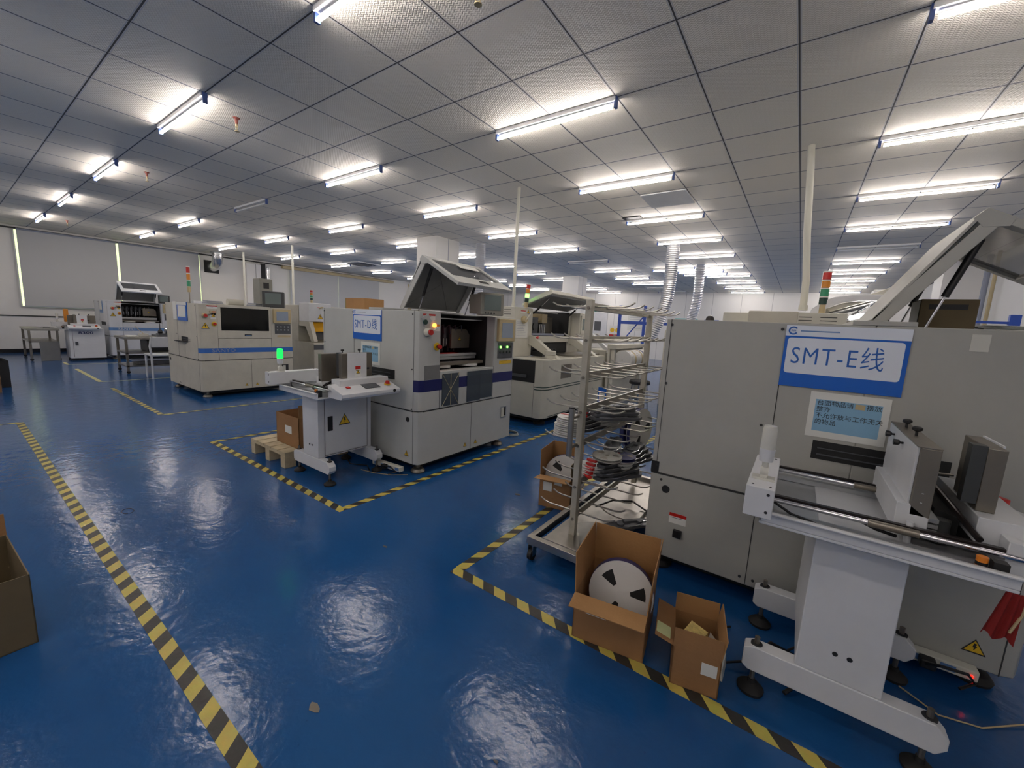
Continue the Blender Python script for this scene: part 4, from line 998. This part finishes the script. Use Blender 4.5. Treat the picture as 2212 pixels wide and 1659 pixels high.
def feeder(reel, red=True):
    """component feeder lying flat: reel at the near end, dark mechanism behind; local +y is along the feeder"""
    t = thing('tape_feeder', 'x', 'feeder', (0, 0, 0))
    if reel: 
        b = MB().lathe([(.02, .0), (.088, .0), (.088, .003), (.06, .006), (.06, .012), (.088, .015), (.088, .018), (.02, .018)], (0, 0, 0), 28).build('reel', reel, t)
        h = MB()
        for k in range(3):
            a = k*2*PI/3+.4; h.prism([(.035*math.cos(a-.3), .035*math.sin(a-.3)), (.035*math.cos(a+.3), .035*math.sin(a+.3)), (.07*math.cos(a+.35), .07*math.sin(a+.35)), (.07*math.cos(a-.35), .07*math.sin(a-.35))], 'z', .0181, .0187)
        h.cyl((0, 0, .0181), (0, 0, .0195), .012, 10); h.build('reel_cutouts', 'guard', b, smooth=False)
    m_ = MB(); m_.prism([(-.03, .06), (.02, .08), (.035, .16), (.03, .38), (-.01, .42), (-.05, .36), (-.06, .2)], 'z', -.004, .014)
    m_.box(-.05, -.02, .2, .36, .014, .022); m_.cyl((0, .16, .014), (0, .16, .024), .022, 10); m_.cyl((-.01, .3, .014), (-.01, .3, .026), .016, 10)
    m_ = m_.build('mechanism', 'dgrey', t, .001)
    g = MB()
    for k in range(6): g.box(-.045+.012*(k % 3), -.035+.012*(k % 3), .1+.045*k, .13+.045*k, .014, .02)
    g.tube([(.03, .1, .016), (.05, .18, .02), (.02, .3, .018)], .002, 5); g.build('bright_springs', 'chrome', m_)
    if red: BX('red_handle', 'red', t, -.085, -.02, .02, .045, .004, .02, .004)
    return t
fw, fc, fd = feeder('reelw'), feeder('reelc', False), feeder('reelb')
used = set()
def put(f, x, y, z, rz, lb, tilt=0., gp='tape feeders and reels stacked on the trolley rods'):
    if f.name in used: o = copy_tree(f)
    else: o = f; used.add(f.name)
    o.location = (x, y, z); o.rotation_euler = (tilt, tilt*.5, rz); o['label'] = lb; o['group'] = gp
for k in range(5): put(fw, -1.115+.006*random.uniform(-1, 1), 2.22+.006*k, .716+k*.023, -.25+.08*k, 'white-reel feeder at the trolley near left corner, %s from the bottom of the stack' % ORD[k])
for k in range(4): put(fw, -1.03+.006*k, 2.62, .716+k*.023, -.1+.1*k, 'white-reel feeder in the middle stack on the fifth rod row, %s from the bottom' % ORD[k])
for k in range(4): put(fd if k == 3 else fw, -.86+.008*k, 2.45, .50+k*.023, -.3+.1*k, 'feeder in the centre stack below the slanting rail, %s from the bottom' % ORD[k])
fb = feeder(None, True)
for k in range(5): put(fb, -.93+.008*k, 2.16+.01*k, .472+k*.024, -.55+.1*k, 'dark bare feeder by the E machine side, %s from the bottom' % ORD[k])
for k in range(3): put(fb, -1.06+.01*k, 2.30, .808+k*.024, -.75+.12*k, 'dark bare feeder lying over the middle reels, %s from the bottom' % ORD[k])
for k in range(3): put(fw, -.98+.01*k, 2.30, .471+k*.023, -.5+.1*k, 'white-reel feeder in the lower left stack behind the near post, %s from the bottom' % ORD[k])
for k in range(3): put(fw, -1.0+.01*k, 2.92, .716+k*.023, .1*k, 'white-reel feeder in the farthest stack on the trolley, %s from the bottom' % ORD[k])
put(fc, -.86, 2.26, .61, .2, 'clear reel feeder lying tilted on top of the dark bare feeders', .05); put(feeder(None, False), -.88, 2.25, .150, -.7, 'bare feeder lying on the trolley base sheet', 0, 'loose parts on the trolley base')
def reel(x, y, z, r, w, rot, lb, m1='reelw', rim=None, gp=None):
    t = thing('component_reel', lb, 'reel', (x, y, z)); t.rotation_euler = rot
    if gp: t['group'] = gp
    MB().lathe([(.03, -w/2), (r, -w/2), (r, -w/2+.003), (r*.55, -w/2+.003), (r*.55, w/2-.003), (r, w/2-.003), (r, w/2), (.03, w/2)], (0, 0, 0), 40).build('flanges', m1, t)
    MB().lathe([(r*.5, -w/2+.004), (r*1.012, -w/2+.004), (r*1.012, w/2-.004), (r*.5, w/2-.004)], (0, 0, 0), 40).build('wound_tape', rim or 'reelb', t)
    for s in (-1, 1):
        for k in range(3):
            b = MB(); a = k*2*PI/3+2.3; P = [(r*.30*math.cos(a-.2), r*.30*math.sin(a-.2)), (r*.30*math.cos(a+.2), r*.30*math.sin(a+.2))]+[(r*.76*math.cos(a+.28-.14*j), r*.76*math.sin(a+.28-.14*j)) for j in range(5)]
            z0 = s*(w/2); b.prism(P, 'z', z0-.0006, z0+.0008); b.build('flange_window', 'void', t, smooth=False)
    return t
reel(-.93, 3.08, .62, .165, .03, (PI/2, 0, math.radians(78)), 'grey-white reel standing upright on the trolley beside a navy one')
reel(-.98, 3.08, .62, .165, .035, (PI/2, 0, math.radians(78)), 'navy reel standing upright at the back of the trolley', 'reelb')
for k, (x, y, r, lb) in enumerate([(-.85, 2.75, .2, 'large grey disc lying on the trolley base, farther one'), (-.87, 2.22, .17, 'large grey disc lying on the trolley base, nearer one')]):
    o = MB().lathe([(.02, 0), (r, 0), (r, .003), (.02, .003)], (0, 0, 0), 36).build('reel_disc', 'steel' if k == 0 else 'reelc', loc=(x, y, .118+k*.004)); tag(o, lb, 'disc')
tag(MB().tube([(-.18, 0, .0), (-.12, .16, .01), (0, .22, .02), (.13, .15, .01), (.18, .0, 0), (.12, -.14, 0), (0, -.19, .0)], .006, 8).build('rubber_belt', 'black', loc=(-.84, 2.55, .145)), 'black rubber hose looped on the trolley base', 'hose')

# ------------------------------------------------------------------ cardboard boxes
bA = open_carton(-.675, 1.53, 0, .31, .33, .215, math.radians(9), 'large open cardboard box with a big white reel on the tape line', 'card',
            [('front', .09, 96, 'cardin'), ('back', .19, -2, 'cardin'), ('left', .19, 3, 'cardin'), ('right', .19, 3, 'cardin')])
BX('shipping_label', 'paper', bA, .055, .145, -.0015, 0, .135, .175)
reel(-.535, 1.735, .168, .145, .055, (math.radians(76), 0, math.radians(14)), 'big white reel with navy rim standing in the large open box')
bB = open_carton(-.255, 1.555, 0, .172, .235, .165, math.radians(12), 'smaller open cardboard box right of the one with the reel', 'card',
            [('front', .075, -4, 'card'), ('back', .08, 3, 'cardin'), ('right', .085, 8, 'cardin'), ('left', .075, 72, 'card')])
BX('shipping_label', 'paper', bB, .105, .16, -.0015, 0, .085, .135); 
nb = BX('yellow_note', 'yfilm', bB, -.068, -.012, .02, .085, .182, .184, R=(0, .3, 0))
nb.data.materials[0] = mat('pale_green_note', (196, 202, 150), .7)
t = thing('parts_packet', 'block of golden component strips in the smaller open box', 'packet', (-.185, 1.66, .07)); MB().box(-.05, .02, -.04, .05, 0, .12, (.35, .1, -.3)).build('packet', mat('golden_strips', (204, 178, 104), .5, noise=.35, nscale=60), t)
t = thing('paper_bundle', 'crumpled translucent packet beside the golden strips in the smaller box', 'packet', (-.13, 1.67, .06)); MB().prism([(-.05, 0), (.05, 0), (.045, .05), (-.02, .11)], 'y', -.05, .05).build('packet', 'plast', t)
bT = open_carton(-1.50, 2.575, 0, .25, .30, .245, math.radians(10), 'open cardboard box half behind the reel trolley', 'card',
            [('front', .13, 82, 'cardin'), ('back', .2, 0, 'cardin'), ('left', .2, 2, 'cardin'), ('right', .12, -4, 'cardd')])
BX('shipping_label', 'paper', bT, .03, .10, -.0015, 0, .13, .20); BX('shipping_label', 'paper', bT, .12, .18, -.0015, 0, .19, .22)
reel(-1.38, 2.76, .22, .16, .05, (math.radians(80), 0, math.radians(20)), 'white reel standing in the box behind the trolley')
bP = open_carton(-4.02, 1.80, .146, .42, .36, .29, 0, 'cardboard box standing on the wooden pallet', 'card', [('back', .1, -6, 'cardin'), ('right', .12, 3, 'cardin')])
BX('shipping_label', 'paper', bP, .17, .29, -.0015, 0, .12, .19)
open_carton(-2.86, -.21, 0, .5, .30, .30, math.radians(3), 'cardboard box cut off by the left edge, near', 'cardd', [('left', .10, 5, 'card')])
bl = open_carton(-9.90, .16, 0, .40, .30, .22, math.radians(-3), 'cardboard box with a folded-out flap at the far left edge', 'card', [('right', .24, 88, 'cardin')])
o = open_carton(-10.5, .28, .0, .50, .25, .42, math.radians(4), 'black box behind the far left cardboard box', 'card'); 
for ch in o.children: ch.data.materials[0] = M['void']
# pallet
t = thing('wooden_pallet', 'pale wooden pallet behind the loader with the green lamp', 'pallet', (-4.27, 1.67, 0))
for k in range(3):
    for j in range(2):
        if True: BX('block', 'wood', t, .0+.295*k, .0+.295*k+.08, .0+.52*j, .1+.52*j, .0, .11, .003)
for k in range(2): BX('runner_board', 'wood', t, 0, .67, .0+.52*k, .1+.52*k, .11, .128, .002)
for k in range(5): BX('deck_board', 'wood', t, .0+.137*k, .0+.137*k+.122, 0, .63, .128, .146, .002)
# power strips and cables
def strip(x, y, z, rz, ln, lb, red=False):
    t = thing('power_strip', lb, 'power strip', (x, y, z), rz)
    BX('housing', 'pvc', t, 0, ln, -.025, .025, 0, .045, .006)
    for k in range(int(ln/.09)): BX('outlet', 'blueA', t, .03+k*.09, .075+k*.09, -.0265, -.025, .01, .036, .001)
    pg = BX('plug', 'black', t, ln*.45, ln*.45+.05, -.07, -.025, .005, .045, .008)
    MB().tube([(ln*.5, -.07, .03), (ln*.6, -.1, .06), (ln*.85, -.08, .055), (ln*.95, -.05, .01), (ln*.8, -.09, -.01)], .006, 7).build('plug_cable', 'black', pg)
    if red: MB().cyl((ln*.93, -.025, .02), (ln*.93, -.028, .02), .006, 10).build('pilot_light', 'glowr', t)
    return t
strip(-3.10, 2.24, .03, math.radians(4), .36, 'white power strip at the foot of the machine signed D')
strip(.42, 2.27, .07, math.radians(0), .32, 'white power strip with a red pilot light under the E machine', True)
def cable(pts, r, lb, m_='black'): tag(MB().tube(pts, r, 7).build('cable', m_), lb, 'cable')
cable([(-.10, 2.05, .01), (-.16, 1.98, .02), (-.17, 1.85, .03), (-.1, 1.78, .015), (.0, 1.85, .03), (.1, 1.95, .05), (.16, 2.0, .09), (.2, 2.05, .16)], .005, 'black cable looping on the floor left of the right foreground loader')
cable([(.02, 1.72, .01), (.0, 1.84, .06), (.06, 1.92, .10), (.14, 1.93, .08), (.17, 1.85, .03), (.12, 1.78, .01)], .008, 'black cable bunched at the foot of the right foreground loader')
cable([(.5, 2.12, .01), (.6, 2.05, .004), (.72, 2.08, .004), (.86, 2.2, .01), (.95, 2.3, .02)], .003, 'thin pale wire on the floor below the red pilot light', 'tan')
cable([(-3.1, 2.1, .004), (-2.95, 2.13, .004), (-2.8, 2.2, .004), (-2.7, 2.3, .004)], .003, 'pale wire on the floor by the D machine front foot', 'tan')
cable([(-3.5, 2.2, .004), (-3.3, 2.12, .005), (-3.15, 2.2, .004), (-3.0, 2.12, .004)], .005, 'black cable on the floor under the loader with the green lamp')
for k in range(4):
    cable([((.13-.004*k)*math.cos(a*PI/8), (.10-.004*k)*math.sin(a*PI/8), .006+.007*k+.002*math.sin(a)) for a in range(17)], .005, 'ring of the grey hose coil right of the D machine, %s from the floor' % ORD[k], 'soot')
    o = bpy.context.scene.collection.objects[-1]; o.location = (-2.86, 4.06, 0); o['group'] = 'grey hose coil on the floor'
cable([(-1.0, 1.5, .0)]*2, .001, 'x') if False else None
t = thing('red_cloth', 'dark red cloth hanging below the tray of the foreground loader', 'cloth', (.525, 1.60, .603))
t.scale = (.55, .6, .5)
b = MB(); n = 10
for i in range(n):
    x0_, x1_ = i*.011, (i+1)*.011; d0 = .008*math.sin(i*1.7); d1 = .008*math.sin((i+1)*1.7)
    zb, zc = -.01+.02*math.sin(i*1.1), -.01+.02*math.sin((i+1)*1.1)
    P = [(x0_-.03, d0, zb), (x1_-.03, d1, zc), (x1_*.6+.02, d1*.5, .265), (x0_*.6+.02, d0*.5, .265)]; v = b._v(P+[(p[0], p[1]+.004, p[2]) for p in P])
    for q in ((0, 1, 2, 3), (7, 6, 5, 4), (0, 4, 5, 1), (1, 5, 6, 2), (2, 6, 7, 3), (3, 7, 4, 0)): b._f([v[j] for j in q])
b.build('cloth', 'rede', t); MB().tube([(.09, 0, .26), (.085, .0, .15), (.06, .0, .04)], .006, 6).build('hanging_cord', 'tan', t)

# ------------------------------------------------------------------ far left: tables, chair
def table(x0, x1, y0, y1, h, lb, shelves=(.25,), m_='steeld'):
    t = thing('metal_table', lb, 'table', (x0, y0, 0)); w, d = x1-x0, y1-y0
    BX('table_top', 'steel', t, -.02, w+.02, -.02, d+.02, h-.045, h, .004)
    for a in (0, w-.04):
        for c_ in (0, d-.04): BX('leg', m_, t, a, a+.04, c_, c_+.04, .05, h-.045, .003); 
    for z in shelves: BX('shelf', 'steel', t, .0, w, 0, d, z, z+.03, .002)
    b = MB()
    for a in (.02, w-.02):
        for c_ in (.02, d-.02): b.cyl((a-.012, c_, .03), (a+.012, c_, .03), .03, 12)
    b.build('casters', 'rubber', t)
    return t
table(-15.35, -14.13, 1.12, 1.585, .735, 'metal table at the far left wall beside the loader printed 8300', (.42,))
tag(MB().box(-14.10, -14.07, 1.27, 1.575, .0, .45).build('leaning_panel', 'mgrey', rot=None, bevel=.004), 'grey-green panel leaning against the far left table', 'panel')
tag(MB().box(-14.6, -14.4, 1.4, 1.5, .736, .745).build('black_tool', 'black'), 'small black tool on the far left table', 'tool')
table(-11.65, -10.93, 2.1, 3.3, .735, 'metal trolley table behind the white plastic chair', (.13, .40))
for nm, m_, b_, lb in [('circuit_tray', 'dgrey', (-11.4, -10.98, 2.62, 3.2, .738, .775), 'dark tray of boards on the metal table behind the chair'),
                   ('tissue_heap', 'paper', (-11.2, -11.0, 2.16, 2.32, .738, .765), 'white crumpled tissue on the near end of the metal table'),
                   ('plastic_tub', 'plast', (-11.2, -11.06, 2.36, 2.50, .738, .80), 'small pale tub with a brush on the metal table'),
                   ('drawer_unit', 'black', (-11.5, -10.98, 2.45, 3.1, .435, .66), 'black box on the shelf of the metal table'),
                   ('parts_tray', 'dgrey', (-11.5, -10.98, 2.3, 3.1, .165, .24), 'flat tray on the bottom shelf of the metal table'),
                   ('parts_bag', 'inkg', (-11.3, -11.0, 2.2, 2.9, .245, .27), 'grey flat bag on the bottom shelf tray')]:
    tag(MB().box(*b_).build(nm, m_, bevel=.006), lb, nm.split('_')[-1])
t = thing('drum_jig', 'bright metal drum between two black knobs on the metal table', 'jig', (-11.1, 2.9, .776)); MB().cyl((0, -.12, .09), (0, .12, .09), .06, 18).build('drum', 'chrome', t)
for s in (-1, 1): MB().lathe([(.035, .03), (.045, .06), (.03, .1), (.008, .12), (.006, .24)], (0, s*.2, 0), 12).build('knob_post', 'black', t); 
BX('jig_base', 'dgrey', t, -.1, .1, -.25, .25, 0, .03)
tag(MB().tube([(0, 0, 0), (-.04, -.08, .10), (-.06, -.12, .16)], .007, 6).build('brush', 'tan', loc=(-11.12, 2.44, .79)), 'thin brush leaning out of the pale tub', 'brush')
ch = thing('plastic_chair', 'white plastic chair behind the beige machine', 'chair', (-9.95, 2.25, 0))
BX('seat', 'white', ch, -.42, .0, .0, .42, .43, .46, .012)
for a in (-.40, -.02):
    for c_ in (.02, .40): MB().tube([(a, c_, 0), (a*.98, c_, .44)], [.014, .02], 8).build('leg', 'white', ch)
b = MB(); b.tube([(-.02, .02, .44), (-.0, .0, .62), (.0, .03, .80)], .018, 8); b.tube([(-.02, .40, .44), (-.0, .42, .62), (.0, .39, .80)], .018, 8); b.build('back_posts', 'white', ch)
BX('backrest', 'white', ch, -.015, .01, .02, .40, .60, .80, .01)
# ------------------------------------------------------------------ aisle behind the trolley
st = thing('round_stool', 'black round stool behind the reel trolley', 'stool', (-2.1, 6.7, 0)); MB().lathe([(.15, .49), (.17, .50), (.17, .54), (.15, .56)], (0, 0, 0), 22).build('seat', 'black', st)
for k in range(4):
    a = k*PI/2+.4; MB().cyl((.17*math.cos(a), .17*math.sin(a), 0), (.12*math.cos(a), .12*math.sin(a), .49), .011, 8).build('leg', 'chrome', st)
MB().tube([(.15*math.cos(k*PI/6), .15*math.sin(k*PI/6), .2) for k in range(13)], .007, 6).build('foot_ring', 'chrome', st)
pr = None
for k in range(14):
    m1 = ['reelw', 'reelw', 'reelw', 'tan', 'reelw', 'reelw', 'reelw', 'reelw', 'tan', 'reelw', 'reelb', 'reelw', 'reelw', 'reelw'][k]
    o = MB().lathe([(.02, 0), (.165, 0), (.165, .02), (.155, .026), (.165, .032), (.165, .05), (.02, .05)], (0, 0, 0), 28, 'y').build('hanging_reel', m1, loc=(-2.46, 6.78+k*.072, .86))
    tag(o, ('yellow edged' if m1 == 'tan' else 'navy' if m1 == 'reelb' else 'white')+' reel, %s from the left in the row hung behind the trolley' % (ORD+['fourteenth'])[k], 'reel', 'row of reels hung on the machine behind the trolley')
t = thing('reel_rack', 'cream counter holding the row of hanging reels', 'rack', (-2.6, 6.75, 0)); BX('counter', 'cream', t, -.10, .06, -.1, 1.5, 1.04, 1.12, .01); BX('rear_panel', 'cream', t, -.09, -.05, -.1, 1.5, 0, 1.04, .004); BX('shaft', 'steel', t, .133, .147, 0, 1.2, .853, .867)
for yy in (-.06, 1.42): BX('counter_leg', 'cream', t, -.04, .02, yy, yy+.06, 0, 1.04)
t = thing('cream_hood_box', 'cream chamfered box on the counter behind the trolley', 'box', (-2.1, 7.9, 0)); MB().prism([(0, 0), (1.3, 0), (1.3, 1.5), (.12, 1.5), (0, 1.4)], 'y', 0, .8).build('casing', 'cream', t, .01)
t = thing('blue_notice', 'blue and white notice standing behind the trolley', 'notice', (-2.6, 6.25, 0)); BX('board', 'sblue', t, -.02, .12, -.03, -.02, .05, .42); BX('white_field', 'paper', t, .0, .1, -.032, -.03, .2, .33)
def rack(x, y, w, h, bx, lb, brace=True):
    t = thing('blue_storage_rack', lb, 'rack', (x, y, 0))
    for a in (0, w): BX('upright', 'rack', t, a-.04, a+.04, -.03, .03, 0, h, .004)
    for z in (h*.38, h*.74): BX('cross_beam', 'rack', t, .04, w-.04, -.025, .025, z, z+.09, .003)
    if brace: MB().cyl((.05, 0, h*.44), (w-.05, 0, h*.84), .018, 8).build('diagonal_brace', 'rack', t)
    BX('side_beam', 'rack', t, w+.04, w+bx, -.02, .02, h*.74, h*.74+.08, .003)
    return t
rack(-4.55, 12.0, .75, 2.1, .9, 'blue storage rack against the far wall, seen past the trolley')
t = thing('blue_storage_rack', 'blue rack upright and beam at the right edge behind the E machine', 'rack', (1.75, 8.0, 0))
BX('beam', 'rack', t, 0, .42, -.02, .02, 1.70, 1.73); BX('upright', 'rack', t, .40, .50, -.03, .03, 0, 1.82, .004); BX('upright', 'rack', t, -.3, -.24, -.03, .03, 0, 1.0, .004); BX('shelf', 'rack', t, -.3, .5, -.03, .5, .9, .94)
# workbenches and monitor near the far wall
t = thing('far_workstation', 'cream cabinet with a small lit screen near the far wall', 'cabinet', (-2.95, 11.3, 0)); BX('cabinet', 'cream', t, 0, .3, 0, .4, 0, 1.70, .01)
t = thing('far_screen', 'small bright blue-framed screen near the far wall', 'screen', (-2.2, 12.2, 0)); BX('stand', 'cream', t, 0, .3, 0, .3, 0, 1.55); s_ = BX('frame', 'sblue', t, -.02, .34, -.02, .0, 1.55, 1.76); BX('lit_picture', mat('lit_screen', (190, 214, 250), .3, emit=.9), s_, .01, .31, -.024, -.02, 1.58, 1.73)

tb = thing('round_tub', 'stack of two cream round tubs on the middle mounting machine', 'tub', (-2.86, 4.98, .921)); MB().lathe([(.075, 0), (.078, .05), (.07, .055)], (0, 0, 0), 20).build('lower_tub', 'cream', tb); MB().lathe([(.07, .056), (.082, .06), (.082, .105), (.075, .11)], (0, 0, 0), 20).build('upper_tub', 'cream', tb)
# ------------------------------------------------------------------ person behind the E machine (only the hair shows)
def person(x, y, face):
    t = thing('person', 'dark-haired person behind the E machine, only the head top showing', 'person', (x, y, 0), face)
    J = {'pel': ((0, 0, .96), .15), 'ab': ((0, 0, 1.12), .135), 'ch': ((0, .0, 1.32), .15), 'nk': ((0, .01, 1.50), .06), 'hd0': ((0, .02, 1.60), .085), 'hd': ((0, .02, 1.68), .09)}
    E_ = [('pel', 'ab'), ('ab', 'ch'), ('ch', 'nk'), ('nk', 'hd0'), ('hd0', 'hd')]
    for s, n in ((-1, 'l'), (1, 'r')):
        J.update({n+'h': ((s*.1, 0, .90), .095), n+'k': ((s*.11, .01, .50), .062), n+'a': ((s*.11, -.02, .09), .045), n+'t': ((s*.12, .13, .035), .035),
                  n+'s': ((s*.19, 0, 1.42), .055), n+'e': ((s*.25, .02, 1.14), .042), n+'w': ((s*.22, .22, 1.04), .03), n+'m': ((s*.21, .29, 1.03), .034)})
        E_ += [('pel', n+'h'), (n+'h', n+'k'), (n+'k', n+'a'), (n+'a', n+'t'), ('ch', n+'s'), (n+'s', n+'e'), (n+'e', n+'w'), (n+'w', n+'m')]
        for f in range(5):
            if f < 4:
                a = (s*(.18+.018*f), .33, 1.03-.003*f); e = (s*(.18+.018*f), .37-.006*abs(f-1), 1.005)
            else: a = (s*.175, .27, 1.045); e = (s*.155, .31, 1.03)
            J[n+'f%d' % f] = (a, .009); J[n+'g%d' % f] = (e, .008); E_ += [(n+'m', n+'f%d' % f), (n+'f%d' % f, n+'g%d' % f)]
    ks = list(J); me = bpy.data.meshes.new('body'); me.from_pydata([J[k][0] for k in ks], [(ks.index(a), ks.index(b)) for a, b in E_], [])
    o = bpy.data.objects.new('body', me); COL.objects.link(o); o.parent = t; me.materials.append(M['cloth'])
    sk = o.modifiers.new('skin', 'SKIN'); sk.use_smooth_shade = True
    for i, k in enumerate(ks): me.skin_vertices[0].data[i].radius = (J[k][1],)*2; me.skin_vertices[0].data[i].use_root = (i == 0)
    ss = o.modifiers.new('sub', 'SUBSURF'); ss.levels = ss.render_levels = 1
    b = MB().lathe([(.02, 1.83), (.06, 1.815), (.09, 1.77), (.103, 1.70), (.10, 1.64), (.085, 1.60)][::-1], (0, .01, 0), 20).build('hair', 'hair', t)
    f = MB(); f.lathe([(.03, 1.53), (.062, 1.56), (.078, 1.62), (.082, 1.69), (.06, 1.76)], (0, .035, 0), 18); f.prism([(-.012, .11), (.012, .11), (.0, .14)], 'z', 1.63, 1.66)
    f.build('face', 'skin', t)
    b = MB()
    for s in (-1, 1): b.cyl((s*.03, .112, 1.68), (s*.03, .118, 1.68), .009, 8)
    b.box(-.02, .02, .108, .114, 1.595, 1.60); b.build('eyes_and_mouth', 'hair', t)
person(-1.88, 11.0, math.radians(200))

# ------------------------------------------------------------------ light and view
w = bpy.data.worlds.new('world'); S.world = w; w.use_nodes = True
w.node_tree.nodes['Background'].inputs[0].default_value = (.6, .7, .8, 1); w.node_tree.nodes['Background'].inputs[1].default_value = .3
S.view_settings.view_transform = 'Standard'; S.view_settings.look = 'None'; S.view_settings.gamma = 1; S.view_settings.use_curve_mapping = False
S.view_settings.exposure = 1.3
